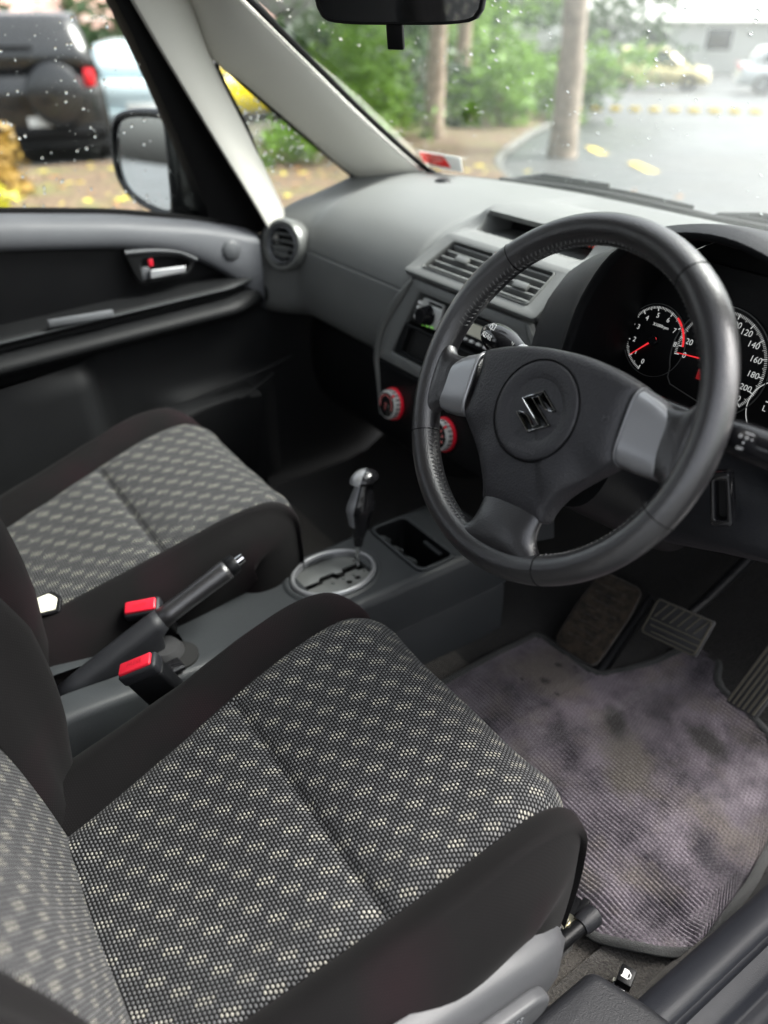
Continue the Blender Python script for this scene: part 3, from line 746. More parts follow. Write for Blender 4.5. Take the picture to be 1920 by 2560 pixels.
# knee panel
P = []
for k in range(27):
    x = .115+.53*k/26
    e = .06*sstep(.15, .115, x); rise = .075*sstep(.30, .62, x)
    pr_ = [(.30, .575), (.25, .590), (.19, .592), (.155, .570), (.144, .535), (.146, .49+rise*.6), (.155, .462+rise), (.172, .450+rise), (.20, .455+rise), (.34, .47+rise)]
    P.append([V((x, y+e+.02*sstep(.5, .64, x), z)) for y, z in cr(pr_, 28)])
kp = thing('knee_panel', (.40, .20, .45), 'dark textured lower dash panel above the pedals', 'panel')
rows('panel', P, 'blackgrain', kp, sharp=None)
P = []
for k in range(12):
    x = .115+.002*k
rows('panel_left_edge', [[V((.128-.016*math.sin(math.pi*j/8), .13+.15*j/8+.03*(i/9)**2, .60-.34*i/9)) for j in range(9)] for i in range(10)], 'console', kp)
kf = Fr((.496, .120, .592), V((.80, .25, .55))*1, (-.45, 0, .89))
cl = plate('coin_tray', roundpoly([(-.015, -.025), (.008, -.030), (.015, .026), (-.005, .030)], .005), [roundpoly([(-.008, -.019), (.003, -.022), (.009, .018), (-.001, .021)], .003)], .016, kf, 'gloss', kp, bev=.002)
plate('tray_bottom', roundpoly([(-.011, -.021), (.006, -.025), (.011, .021), (-.003, .025)], .003), [], .003, kf.at(0, 0, -.006), 'duct', kp)

# ------------------------------------------------------------------ steering wheel
sw = thing('steering_wheel', (.36, 0, .68), 'black leather three spoke steering wheel with silver inserts and emblem', 'steering wheel')
wf0 = Fr((.36, 0, .68), (1, 0, 0), wu, wnm); wf = wf0.rot(R(8))
RM, P, nt = .1695, [], 120
def tubr(a):
    d = math.degrees(a) % 360
    g = 0
    for c0 in (38, 142): g += .0014*math.exp(-((d-c0)/12)**2)
    return .0152+g
for i in range(nt):
    a = 2*math.pi*i/nt; r = tubr(a); row = []
    for j in range(28):
        b = 2*math.pi*j/28
        row.append(wf((RM+r*math.cos(b))*math.cos(a), (RM+r*math.cos(b))*math.sin(a), 1.12*r*math.sin(b)))
    P.append(row)
rows('rim', P, 'leather', sw, cu=True, cv=True, sharp=None)
# seams across the rim
for d in (52, 128, 205, 335, 290):
    a = R(d); r = tubr(a)*1.004
    tube('seam', [wf((RM+r*math.cos(b))*math.cos(a), (RM+r*math.cos(b))*math.sin(a), 1.12*r*math.sin(b)) for b in [2*math.pi*j/24 for j in range(24)]], .0006, 'seal', sw, 5, closed=True)
# spokes wrapped in leather
def spoke(name, ang, secs, mat):
    f = wf.rot(R(ang)); P = []
    for (r, c0, hw, ht, w0) in secs:
        P.append([f(r, c0+hw*math.copysign(abs(math.cos(b))**.62, math.cos(b)), w0+ht*math.copysign(abs(math.sin(b))**.8, math.sin(b))) for b in [2*math.pi*j/32 for j in range(32)]])
    P = [[V(q) for q in cr([P[k][j] for k in range(len(P))], 22)] for j in range(32)]
    P = [[P[j][k] for j in range(32)] for k in range(22)]
    return rows(name, P, mat, sw, cu=True, cap=True, sharp=None)
SEC = [(.105, -.006, .0335, .0105, -.003), (.125, -.008, .0300, .0105, -.002), (.138, -.010, .0305, .0115, 0), (.146, -.012, .0345, .0120, 0), (.153, -.013, .044, .0125, 0), (.160, -.015, .060, .011, 0), (.165, -.016, .066, .006, 0)]
spoke('spoke', 0, SEC, 'leather')
spoke('spoke', 180, [(r, -c0, hw, ht, w0) for r, c0, hw, ht, w0 in SEC], 'leather')
spoke('spoke', 270, [(.095, .0, .040, .009, -.004), (.118, .0, .0385, .0105, -.001), (.130, .0, .0385, .0125, .0), (.141, .0, .0425, .0135, 0), (.150, .0, .054, .013, 0), (.157, .0, .074, .011, 0), (.162, 0, .082, .006, 0)], 'leather')
# silver inserts
for s in (1, -1):
    P = []
    nu, nv = 14, 18
    for i in range(nu):
        t = i/(nu-1); u = .0985+.0395*t
        vt_ = interp([(0, .0325), (.5, .0265), (1, .0165)], t); vb = interp([(0, -.0415), (.5, -.0435), (1, -.0435)], t)
        row = []
        for j in range(nv):
            b = j/(nv-1); v = vb+(vt_-vb)*b
            e = 1-abs(2*b-1)**5; bow = .0045*math.sin(math.pi*t)
            row.append(wf(s*(u+.004*(1-(2*b-1)**2)*(t-.35)), v, -.002+.0165*e**.6-.004*t))
        P.append(row)
    o = rows('silver_insert', P, 'silver', sw, sharp=60)
    m = o.modifiers.new('s', 'SOLIDIFY'); m.thickness = .003; m.offset = -1
    tube('insert_edge', [wf(s*.0985, v, -.001+.0165*(1-abs(2*b-1)**5)**.6) for b, v in [(k/24, -.0415+.074*k/24) for k in range(25)]], .0006, 'silver', sw, 6)
# airbag pad
half = [(0, .049), (.022, .0485), (.042, .0465), (.065, .0425), (.082, .0378), (.0945, .0335), (.0975, .0300), (.0955, .020), (.0948, .005), (.0952, -.01), (.0962, -.025), (.0975, -.037), (.0945, -.0425), (.086, -.0505), (.076, -.0595), (.064, -.0715), (.054, -.083), (.0465, -.095), (.0418, -.107), (.0398, -.1155), (.030, -.1185), (.015, -.1195), (0, -.1198)]
outl = half+[(-u, v) for u, v in half[-2:0:-1]]
outl = cr(outl, 132, closed=True); cxp, cyp = 0, -.018
prof_k = [(1.0, -.016), (1.006, -.006), (1.004, .001), (.992, .0060), (.970, .0095), (.93, .0122), (.87, .0142), (.80, .0153), (.70, .0158), (.55, .0160), (.40, .0160), (.2, .0160), (.02, .0160)]
P = []
for k, w_ in prof_k:
    row = []
    for (u, v) in outl:
        dish = .0
        low = -.006*sstep(-.085, -.12, v)*k+ .0
        x_, y_ = cxp+(u-cxp)*k, cyp+(v-cyp)*k
        hol = -.0045*math.exp(-((abs(x_)-.066)/.016)**2)*math.exp(-((y_+.050)/.02)**2)
        row.append(wf(x_, y_, w_+(low if w_ > 0 else 0)*sstep(0, .01, w_)+hol*(k < .99)))
    P.append(row)
rows('airbag_cover', P, 'pad', sw, cu=True, cap=True, sharp=55)
bf = wf.at(.0, -.0145, .0162)
lathe('badge_disc', [(0, -.0012), (.0295, -.0012), (.0318, -.0004), (.0335, .0008), (.044, .0013), (.0478, .0011), (.0492, .0003), (.0500, -.0016), (.0502, -.004)], bf, 'pad', sw, 90, sharp=None)
lathe('badge_groove', [(.0500, .0002), (.0506, .0007), (.0514, .0006), (.0518, -.002)], bf, 'seal', sw, 90)
# emblem
H = [(-.0234, .0060), (-.0016, .0215), (.0226, .0088), (.0180, .0060), (.0115, .0052), (.0055, .0070), (.0005, .0100), (-.0047, .0133), (-.0092, .0102)]
c8, s8 = math.cos(R(0)), math.sin(R(0))
emb = H+[(-u, -v) for u, v in H]
cu_, cv_ = 0, 0
lf = wf0.at(0, 0, 0); lf = Fr(bf.o, wf0.x, wf0.y, wf0.z).rot(R(0)).at(.0022, -.0005, -.001)
def centroid_in(pts, d):
    n = len(pts); out = []
    for i in range(n):
        p0, p1, p2 = V(pts[i-1]), V(pts[i]), V(pts[(i+1) % n])
        a, b = (p1-p0).normalized(), (p2-p1).normalized(); na, nb = V((-a.y, a.x)), V((-b.y, b.x))
        m = na+nb
        if m.length < 1e-4: m = na
        m.normalize(); k = d/max(.45, m.dot(na)); out.append((p1.x-m.x*k*SG, p1.y-m.y*k*SG))
    return out
ar = sum(emb[i-1][0]*emb[i][1]-emb[i][0]*emb[i-1][1] for i in range(len(emb))); SG = 1 if ar < 0 else -1
e0 = emb; e1 = centroid_in(emb, .0007); e2 = centroid_in(emb, .0028)
n_ = len(emb)
vs = [lf(u, v, 0) for u, v in e0]+[lf(u, v, .0022) for u, v in e0]+[lf(u, v, .0026) for u, v in e1]+[lf(u, v, .0010) for u, v in e2]
fs = []
for q in range(3):
    for i in range(n_): fs.append((q*n_+i, q*n_+(i+1) % n_, (q+1)*n_+(i+1) % n_, (q+1)*n_+i))
from mathutils.geometry import tessellate_polygon
tri = tessellate_polygon([[V((u, v, 0)) for u, v in e2]])
fs += [tuple(3*n_+i for i in t) for t in tri]
em = mk('emblem', vs, fs, 'chrome_dark_refl', sw, sharp=20)
tube('emblem_edge_glint', [lf(u, v, .0026) for u, v in [q for a, b in zip(e1, e1[1:]+e1[:1]) for q in (a, ((a[0]+b[0])/2, (a[1]+b[1])/2))]], .00042, 'chrome', em, 5, closed=True)  # bright glints on the emblem edges drawn as a thin chrome line
mb = MB(); mb.text('SRS AIRBAG', .0066, bf.rot(R(0)).at(.0, -.0395, .0016), spacing=1.02); mb.build('embossed_lettering', 'emboss', sw)
for s in (1, -1):
    mb = MB(); q = wf.at(s*.0795, -.004, .0152); mb.stroke(q, [(-.003*s, .003), (-.003*s, -.003)], .0007); mb.stroke(q, [(-.003*s, 0), (.002*s, .003), (.003*s, .001), (.003*s, -.002), (.0, -.0035)], .0007); mb.build('horn_symbol', 'emboss', sw)
# stitching along the inner face of the rim
mb = MB()
gaps = [(-24, 19), (161, 204), (249, 291)]
n_st = 190
for k in range(n_st):
    d = 360*k/n_st; dd = (d+180) % 360-180
    if any(a < d < b or a < dd < b for a, b in gaps): continue
    a = R(d); r = tubr(a)
    for sgn, bb in ((1, 146), (-1, 172)):
        b0, b1 = R(bb), R(bb+20*sgn*-1 if False else bb+18)
        def pp_(da, b, h): 
            rr = r+h
            return wf((RM+rr*math.cos(b))*math.cos(a+da), (RM+rr*math.cos(b))*math.sin(a+da), 1.12*rr*math.sin(b))
        da = .006*sgn
        A_, B2 = pp_(-da, b0, .0003), pp_(da, b1, .0003)
        t = (B2-A_); m_ = (A_+B2)/2; nrm = (m_-wf(RM*math.cos(a), RM*math.sin(a), 0)).normalized(); sd_ = t.normalized().cross(nrm)
        w = .00055; vs = [A_+sd_*w, A_-sd_*w, B2-sd_*w, B2+sd_*w, m_+nrm*.0011+sd_*w, m_+nrm*.0011-sd_*w]
        mb.add(vs, [(0, 1, 5, 4), (4, 5, 2, 3), (1, 2, 5), (0, 4, 3), (0, 3, 2, 1)])
MT['thread'] = plastic('grey_thread', (.10, .10, .098), .8, 0)
o = mb.build('stitching', 'thread', sw, smooth=False); o['kind'] = 'stuff'

# ------------------------------------------------------------------ centre console
con = thing('centre_console', (-.055, -.10, 0), 'grey plastic centre console between the front seats', 'console')
P = []
for k in range(40):
    y = .30-.85*k/39
    zt = interp([(-.55, .215), (-.46, .216), (-.30, .203), (-.15, .197), (.05, .200), (.2, .203), (.3, .20)], y)
    xl = interp([(-.55, -.112), (-.30, -.115), (-.12, -.135), (.05, -.150), (.3, -.160)], y); xr = interp([(-.55, .020), (-.30, .020), (-.12, .026), (.05, .032), (.3, .034)], y)
    P.append([V(p_) for p_ in [(xl-.03, y, -.02), (xl-.02, y, .09), (xl-.006, y, .10), (xl-.003, y, zt-.018), (xl+.002, y, zt-.006), (xl+.012, y, zt)]]+[V((xl+.012+(xr-.012-xl-.012)*q/6, y, zt)) for q in range(1, 6)]+[V(p_) for p_ in [(xr-.012, y, zt), (xr-.004, y, zt-.004), (xr, y, zt-.014), (xr+.002, y, zt-.08), (xr+.003, y, .112), (xr-.003, y, .108), (xr+.001, y, .10), (xr+.004, y, -.05)]])
# body without the top strip where tray and slot are cut
cut = lambda y: (.118 < y < .188)
body = rows('body', P, 'console', con, sharp=60)
# cut the openings out of the top
bm = bmesh.new(); bm.from_mesh(body.data)
def sub(bm, x0, x1, y0, y1):
    o = ORI[con.name]
    for co, no in (((x0, 0, 0), (1, 0, 0)), ((x1, 0, 0), (1, 0, 0)), ((0, y0, 0), (0, 1, 0)), ((0, y1, 0), (0, 1, 0))):
        g = [f for f in bm.faces if f.calc_center_median().z+o.z > .17]
        ge = set(e for f in g for e in f.edges); gv = set(v for f in g for v in f.verts)
        bmesh.ops.bisect_plane(bm, geom=list(g)+list(ge)+list(gv), plane_co=V(co)-o, plane_no=V(no))
    d = [f for f in bm.faces if f.calc_center_median().z+o.z > .19 and x0 < f.calc_center_median().x+o.x < x1 and y0 < f.calc_center_median().y+o.y < y1]
    bmesh.ops.delete(bm, geom=d, context='FACES')
sub(bm, -.136, .012, .118, .188); sub(bm, -.072, -.026, -.56, -.285); sub(bm, -.114, -.022, -.066, .050)
bm.to_mesh(body.data); bm.free(); body.data.set_sharp_from_angle(angle=R(60))
# tray
zt = .2035
tr_ = rrect(.148, .070, .012, 5, -.062, .153)
rim = plate('tray_rim', rrect(.162, .084, .018, 5, -.062, .153), [tr_], .006, Fr((0, 0, zt), (1, 0, 0), (0, 1, 0)), 'console', con, bev=.002)
P = [[V((x, y, z)) for x, y in [( -.062+(u+.062)*k, .153+(v-.153)*k) for u, v in tr_]] for k, z in ((1, zt+.001), (.99, zt-.02), (.95, zt-.07), (.9, zt-.075))]
rows('tray_well', P, 'black', con, cu=True); plate('tray_floor', [( -.062+(u+.062)*.91, .153+(v-.153)*.91) for u, v in tr_], [], .002, Fr((0, 0, zt-.074), (1, 0, 0), (0, 1, 0)), 'duct', con)
for x in (-.118, -.078, -.038, .0):
    box('holder_tab', Fr((x, .129, zt-.018), (1, 0, .2), (0, .8, -.3)), (.026, .020, .014), 'console', con, .003)
box('holder_clip', Fr((-.04, .184, zt-.012), (1, 0, 0), (0, 1, 0)), (.05, .008, .006), 'console', con, .002)
# gear gate
gx, gy, gz = -.068, -.008, .2015
ring = circle(.060, 64, gx, gy, .079); ring_i = circle(.0505, 64, gx, gy, .0675); GF = Fr((0, 0, gz), (1, 0, 0), (0, 1, 0))
P = []
for q in range(64):
    a = 2*math.pi*q/64; c_, s_ = math.cos(a), math.sin(a)
    P.append([V((gx+(.050+d)*c_, gy+(.067+d)*s_, gz+h)) for d, h in ((.002, -.012), (.003, .002), (.005, .0048), (.008, .0045), (.0105, .001), (.0115, -.004))])
rows('gear_gate_ring', P, 'silver', con, cv=True, sharp=None)
P = []
for q in range(64):
    a = 2*math.pi*q/64; c_, s_ = math.cos(a), math.sin(a)
    P.append([V((gx+(.0605+d)*c_, gy+(.0785+d)*s_, gz+h)) for d, h in ((0, -.003), (.003, .001), (.008, .0005), (.013, -.004))])
rows('gate_surround', P, 'console', con, cv=True, sharp=None)
slot = [(-.078, .050), (-.058, .050), (-.058, .036), (-.064, .034), (-.064, .012), (-.058, .010), (-.058, -.008), (-.066, -.011), (-.066, -.030), (-.060, -.034), (-.060, -.064), (-.071, -.064), (-.071, -.036), (-.078, -.030), (-.078, -.004), (-.071, .0), (-.071, .012), (-.078, .014)]
gp = plate('gate_plate', circle(.0515, 48, gx, gy, .0685), [slot, circle(.0052, 14, -.042, .024), circle(.0052, 14, -.040, .006), circle(.0025, 10, -.086, .045)], .003, GF.at(0, 0, -.009), 'bezel', con, bev=.0005)
plate('gate_back', circle(.052, 40, gx, gy, .069), [], .002, GF.at(0, 0, -.020), 'duct', con)
mb = MB()
for c0 in ((-.042, .024), (-.040, .006)): mb.quad(GF.at(c0[0], c0[1], -.0165), .010, .010)
mb.build('gate_lamp', plastic('pink_lens', (.75, .5, .5), .4, 0), con)
mb = MB()
for t, y in (('P', .043), ('R', .022), ('N', .002), ('D', -.02)): mb.text(t, .008, GF.at(-.052, y, -.0072).rot(R(-90)))
mb.build('gate_letters', 'dashlow', con)

gl = thing('gear_lever', (-.068, .04, .19), 'automatic gear lever with a silver and black grip on a chrome stem', 'gear lever')
tube('stem', [V((-.068, .041, .185)), V((-.070, .043, .215)), V((-.071, .046, .245))], [.0042, .0042, .005], 'chrome', gl, 16)
tube('collar', [V((-.0705, .045, .236)), V((-.071, .046, .246)), V((-.0715, .047, .258))], [.0075, .009, .0095], 'gloss', gl, 20)
hp = [(-.0715, .047, .254), (-.072, .049, .275), (-.0725, .052, .300), (-.073, .056, .325), (-.0735, .060, .345), (-.0735, .063, .360), (-.073, .064, .370), (-.0725, .064, .375)]
hr = [(.0105, .011), (.0122, .0140), (.0138, .0160), (.0155, .0185), (.0180, .0230), (.0190, .0255), (.016, .0205), (.007, .009)]
def gripbody(name, mat, grow, sel):
    C_ = cr(hp, 30); rr = cr([(a, b) for a, b in hr], 30); P = []
    for k in range(30):
        row = []
        for j in range(32):
            a = 2*math.pi*j/32
            if sel and not (sel[0] <= math.degrees(a) <= sel[1]): continue
            row.append(C_[k]+V(((rr[k][0]+grow)*math.cos(a), (rr[k][1]+grow)*math.sin(a), 0)))
        P.append(row)
    return P
rows('grip', gripbody('g', 'gloss', 0, None), 'gloss', gl, cu=True, cap=True, sharp=None)
g2 = gripbody('g', 'silver', .0012, (168, 305))
rows('silver_strip', g2[6:], 'silver', gl, sharp=None)
tp = cr(hp, 30)
P = []
for k in range(6):
    t = k/5; P.append([V((tp[26].x+(.0188+.0006)*math.cos(2*math.pi*j/32)*math.cos(t*1.45), tp[24].y+.004*t+(.0252+.0006)*math.sin(2*math.pi*j/32)*math.cos(t*1.45), tp[24].z+.0035+.018*math.sin(t*1.45))) for j in range(32)])
rows('grip_top', P, 'gloss', gl, cu=True, cap=True, sharp=None)
rows('silver_cap', [[p+(p-V((tp[26].x, tp[24].y, tp[24].z))).normalized()*.0009 for p in r[13:29]] for r in P], 'silver', gl, sharp=None)

# handbrake
hb = thing('handbrake', (-.045, -.40, .20), 'black handbrake lever with grained grip and chrome release button', 'handbrake')
A_, B2 = V((-.045, -.470, .200)), V((-.045, -.181, .316)); ax = (B2-A_); Ln = ax.length; ax.normalize()
up_ = V((1, 0, 0)).cross(ax)
def ell(t, hw, hu, hd, sh=0): 
    c0 = A_+ax*(Ln*t); return [c0+V((hw*math.cos(a), 0, 0))+up_*((hu if math.sin(a) > 0 else hd)*math.sin(a)+sh) for a in [2*math.pi*j/28 for j in range(28)]]
rows('sheath', [ell(t, a, b, c0) for t, a, b, c0 in ((-.02, .014, .012, .02), (.1, .0165, .014, .038), (.25, .0182, .0155, .060), (.38, .0184, .0165, .068), (.47, .0184, .0170, .055), (.50, .0182, .0170, .026), (.545, .0178, .0168, .0175))], 'blackgrain', hb, cu=True, cap=True, sharp=None)
rows('grip', [ell(t, a, b, b) for t, a, b in ((.54, .0140, .0135), (.545, .0160, .0152), (.60, .0153, .0149), (.70, .0149, .0147), (.80, .0154, .0151), (.90, .0160, .0157), (.925, .0156, .0153))], 'leather', hb, cu=True, cap=True, sharp=None)
rows('end_cap', [ell(t, a, a, a) for t, a in ((.922, .0142), (.928, .0156), (.965, .0149), (.975, .0140), (.978, .0115))], 'black', hb, cu=True, cap=True, sharp=50)
tube('release_button', [A_+ax*(Ln*t) for t in (.975, .99, 1.015, 1.02)], [.0075, .0075, .0072, .005], 'chrome', hb, 18)
box('slot_floor', Fr((-.049, -.42, .165), (1, 0, 0), (0, 1, 0)), (.06, .30, .01), 'duct', hb, .001)
lathe('pivot_boot', [(.0, .03), (.022, .028), (.030, .015), (.034, -.01)], Fr((-.040, -.318, .190), (1, 0, 0), (0, 1, 0)), 'rubber', hb, 28)
for x, nm in ((-.085, 0), (.006, 1)):
    b_ = box('seat_heater_switch', Fr((x, -.335 if nm == 0 else -.338, .212), (1, .1, 0), (-.1, 1, 0)), (.026, .060, .008), 'gloss', con, .002)
plate('cup_recess', circle(.030, 36), [], .004, Fr((-.022, -.305, .2045), (1, 0, 0), (0, 1, 0)), 'duct', con)

# ------------------------------------------------------------------ seats
def seat(xc, yo, label, driver):
    t0 = thing('front_seat', (xc, -.35+yo, .0), label, 'seat', 'front seats')
    path = cr([(-.62, .205), (-.52, .222), (-.42, .250), (-.30, .286), (-.20, .312), (-.135, .322), (-.098, .315), (-.072, .292), (-.062, .25), (-.062, .20), (-.07, .13)], 120)
    arc = [0]
    for a, b in zip(path, path[1:]): arc.append(arc[-1]+math.hypot(b[0]-a[0], b[1]-a[1]))
    s0 = next(arc[i] for i in range(120) if path[i][0] > -.305)
    ins, bl, br_, uvi, uvl, uvr = [], [], [], [], [], []
    for i in range(120):
        y, z = path[i]; j0, j1 = max(0, i-2), min(119, i+2)
        ty, tz = path[j1][0]-path[j0][0], path[j1][1]-path[j0][1]; l = math.hypot(ty, tz); ny, nz = -tz/l, ty/l
        front = sstep(.30, .60, arc[i]); roll = sstep(.52, .62, arc[i])
        p = .140+.042*sstep(.0, .50, arc[i]); Wd = .254-.012*roll; h = (.032-.008*front)*(1-.5*roll)
        g = math.exp(-((arc[i]-s0)/.0045)**2)*.0065+math.exp(-((arc[i]-s0)/.028)**2)*.006
        def pt(a, n):
            back = -.060*max(0, (abs(a)-.13)/.12)**2*sstep(.28, .52, arc[i])
            return V((xc+a, y+yo+ny*n+back, z+nz*n))
        row, ur = [], []
        for k in range(45):
            q = -1+2*k/44; a = q*p; e = 1-abs(q)
            n = -.004*math.exp(-(e/.03)**2)+.004*math.exp(-((e-.16)/.12)**2)-.004*(1-q*q)*(1-roll)-g*min(1, e/.05)
            n += .0016*noise.noise(V((a*18, arc[i]*18, xc*9)))
            row.append(pt(a, n)); ur.append((a+.5, arc[i]))
        ins.append(row); uvi.append(ur)
        ctl = [(p, -.004), (p+.008, .003+h*.2), (p+.022, h*.75), (p+.040, h), (Wd-.030, h*.55), (Wd-.010, -.010), (Wd, -.038), (Wd-.004, -.070), (Wd-.020, -.105), (Wd-.045, -.15)]
        cc = cr(ctl, 26)
        for sg, lst, ul in ((-1, bl, uvl), (1, br_, uvr)):
            r_, u_ = [], []; d = 0
            for k, (a, n) in enumerate(cc):
                if k: d += math.hypot(a-cc[k-1][0], n-cc[k-1][1])
                n2 = n+.0012*noise.noise(V((a*22*sg, arc[i]*22, xc*7+3)))
                r_.append(pt(sg*a, n2)); u_.append((sg*(p+d)+.5, arc[i]))
            lst.append(r_); ul.append(u_)
    rows('cushion_insert', ins, 'dots', t0, uvs=uvi, sharp=None)
    rows('cushion_bolster', bl, 'bolster', t0, uvs=uvl, sharp=None); rows('cushion_bolster', br_, 'bolster', t0, uvs=uvr, sharp=None)
    for sg in (-1, 1):
        lst = ins
        pts = [lst[i][0 if sg < 0 else -1]+V((sg*.001, 0, .0)) for i in range(4, 112, 3)]
        tube('seam', pts, .0011, 'seal', t0, 6)
    # backrest
    bp = cr([(-.520, .12), (-.530, .20), (-.543, .28), (-.560, .38), (-.588, .48), (-.630, .60), (-.680, .73), (-.715, .83)], 70)
    ins, bl, br_, uvi, uvl, uvr = [], [], [], [], [], []
    ar = [0]
    for a, b in zip(bp, bp[1:]): ar.append(ar[-1]+math.hypot(b[0]-a[0], b[1]-a[1]))
    for i in range(70):
        y, z = bp[i]; j0, j1 = max(0, i-2), min(69, i+2)
        ty, tz = bp[j1][0]-bp[j0][0], bp[j1][1]-bp[j0][1]; l = math.hypot(ty, tz); ny, nz = tz/l, -ty/l
        p = .152; top = sstep(.60, .72, ar[i]); low = sstep(.16, .03, ar[i])
        def pt(a, n):
            lean = -.022*sstep(.05, .25, a) if driver else 0.
            return V((xc+a*(1-.15*top), y+yo+ny*(n+lean), z+nz*n))
        row, ur = [], []
        for k in range(33):
            q = -1+2*k/32; a = q*p; e = 1-abs(q)
            row.append(pt(a, -.004*math.exp(-(e/.03)**2)+.010*(1-e)**2+.003*noise.noise(V((a*9, ar[i]*9, 5))))); ur.append((a+.5, ar[i]+.8))
        ins.append(row); uvi.append(ur)
        for sg, lst, ul in ((-1, bl, uvl), (1, br_, uvr)):
            hh = interp([(.12, .010), (.226, .040), (.32, .066), (.437, .086), (.5, .082), (.65, .06), (.85, .02)], z)*((1 if sg < 0 else .40) if driver else .75)
            cc = cr([(p, .006), (p+.012, .016+hh*.12), (p+.035, hh*.62), (p+.058, hh), (p+.078, hh*.92), (p+.094, hh*.45), (p+.098, -.02), (p+.092, -.08), (p+.07, -.12)], 26)
            r_, u_ = [], []; d = 0
            for k, (a, n) in enumerate(cc):
                if k: d += math.hypot(a-cc[k-1][0], n-cc[k-1][1])
                r_.append(pt(sg*a, n)); u_.append((sg*(p+d)+.5, ar[i]+.8))
            lst.append(r_); ul.append(u_)
    rows('backrest_insert', ins, 'dots', t0, uvs=uvi, sharp=None)
    rows('backrest_bolster', bl, 'bolster', t0, uvs=uvl, sharp=None); rows('backrest_bolster', br_, 'bolster', t0, uvs=uvr, sharp=None)
    for i_ in (0, -1):
        pts = [ins[i][i_] for i in range(6, 66, 3)]
        tube('seam', pts, .0011, 'seal', t0, 6)
    bk = []
    for i in range(0, 70, 3):
        y, z = bp[i]; top = sstep(.60, .72, ar[i]); j0, j1 = max(0, i-2), min(69, i+2)
        ty, tz = bp[j1][0]-bp[j0][0], bp[j1][1]-bp[j0][1]; l = math.hypot(ty, tz); ny, nz = tz/l, -ty/l
        bk.append([V((xc+a*(1-.15*top), y+yo+ny*n, z+nz*n)) for a, n in ((-.222, -.118), (-.19, -.135), (0, -.142), (.19, -.135), (.222, -.118))])
    rows('back_panel', bk, 'dashlow', t0)
    rows('backrest_top', [[a.lerp(b, s)+V((0, 0, .035*math.sin(math.pi*s))) for s in (0, .15, .35, .5, .65, .85, 1)] for a, b in zip([bl[69][25], bl[69][18], bl[69][9], ins[69][0], ins[69][16], ins[69][32], br_[69][9], br_[69][18], br_[69][25]], [V((xc+a*.85, bk[-1][2].y, bk[-1][2].z)) for a in (-.222, -.222, -.19, -.15, 0, .15, .19, .222, .222)])], 'bolster', t0)
    hd_ = V((xc, bp[69][0]+yo-.05, bp[69][1]+.14))
    lathe('headrest', [(0, .06), (.05, .058), (.105, .045), (.125, .015), (.125, -.02), (.10, -.045), (0, -.05)], Fr(hd_, (1, 0, 0), (0, .2, .75), (0, 1, -.2)), 'bolster', t0, 28)
    for s_ in (-.06, .06): tube('headrest_post', [V((xc+s_, bp[69][0]+yo-.05, bp[69][1]-.02)), V((xc+s_, bp[69][0]+yo-.05, bp[69][1]+.10))], .006, 'chrome', t0, 10)
    plate('cushion_base', rrect(.46, .50, .04, 4, xc, -.34+yo), [], .05, Fr((0, 0, .145), (1, 0, 0), (0, 1, 0)), 'dashlow', t0, bev=.008)
    for sg in (-1, 1):
        f = Fr((xc+sg*.185, -.31+yo, .045), (1, 0, 0), (0, 1, 0))
        rl = box('seat_rail', f, (.030, .50, .045), 'black', t0, .004)
        box('rail_foot', f.at(0, .235, -.022), (.05, .06, .02), 'carpetdark', rl, .004)
    return t0
ds = seat(.345, 0, 'dotted grey fabric driver seat in front of the steering wheel', True)
ps = seat(-.335, .045, 'dotted grey fabric passenger seat beside the far door', False)
# driver seat side valance, lever, exposed rail end and bolt
o = []
vy = [-.62, -.50, -.40, -.30, -.22, -.17, -.145, -.13, -.122]
P = []
for y in cr([(q, 0) for q in vy], 34):
    y = y[0]; k = sstep(-.20, -.12, y)
    zt, zb = interp([(-.62, .300), (-.36, .272), (-.27, .250), (-.21, .236), (-.155, .216), (-.135, .200), (-.122, .180)], y), interp([(-.62, .09), (-.25, .098), (-.19, .112), (-.15, .128), (-.122, .160)], y)
    x0 = .610-.010*k-.016*sstep(-.15, -.12, y)
    P.append([V((x0-.022, y, zt+.004)), V((x0-.008, y, zt+.002)), V((x0, y, zt-.008)), V((x0+.004, y, (zt*.6+zb*.4))), V((x0+.004, y, (zt*.35+zb*.65))), V((x0+.001, y, zb+.012)), V((x0-.006, y, zb)), V((x0-.025, y, zb-.002))])
rows('side_valance', P, 'valance', ds, sharp=60)
lf2 = Fr((.619, -.285, .195), (0, 1, -.16), (0, .16, 1), (1, 0, 0))
lv = plate('recline_lever', roundpoly([(-.20, -.022), (.060, -.026), (.092, -.020), (.104, -.004), (.100, .012), (.082, .022), (-.20, .030)], .016, 5), [], .016, lf2, 'valance', ds, bev=.005, bres=3)
for k in range(8):
    for q in range(6):
        box('grip_pip', lf2.at(.018+.0058*k, -.013+.0052*q, .008), (.0034, .0032, .0016), 'grey', lv, .0005, 1)
rf_ = Fr((.545, -.045, .055), (.0, 1, 0), (0, 0, 1), (1, 0, 0))
tube('rail_tube', [V((.556, -.30, .060)), V((.555, -.10, .060)), V((.553, -.038, .058))], .0095, 'black', ds, 16)
tube('rail_end_cap', [V((.553, -.040, .058)), V((.5525, -.030, .058)), V((.552, -.014, .057)), V((.552, -.012, .057))], [.0115, .0135, .0135, .009], 'blackgrain', ds, 18)
box('rail_bracket', Fr((.530, -.045, .046), (1, 0, .25), (0, 1, 0)), (.040, .075, .010), 'black', ds, .002)
box('rail_tongue', Fr((.535, -.014, .050), (1, .3, .2), (-.3, 1, 0)), (.010, .026, .006), 'black', ds, .0015)
bo = Fr((.5375, -.050, .0575), (1, 0, .35), (0, 1, 0))
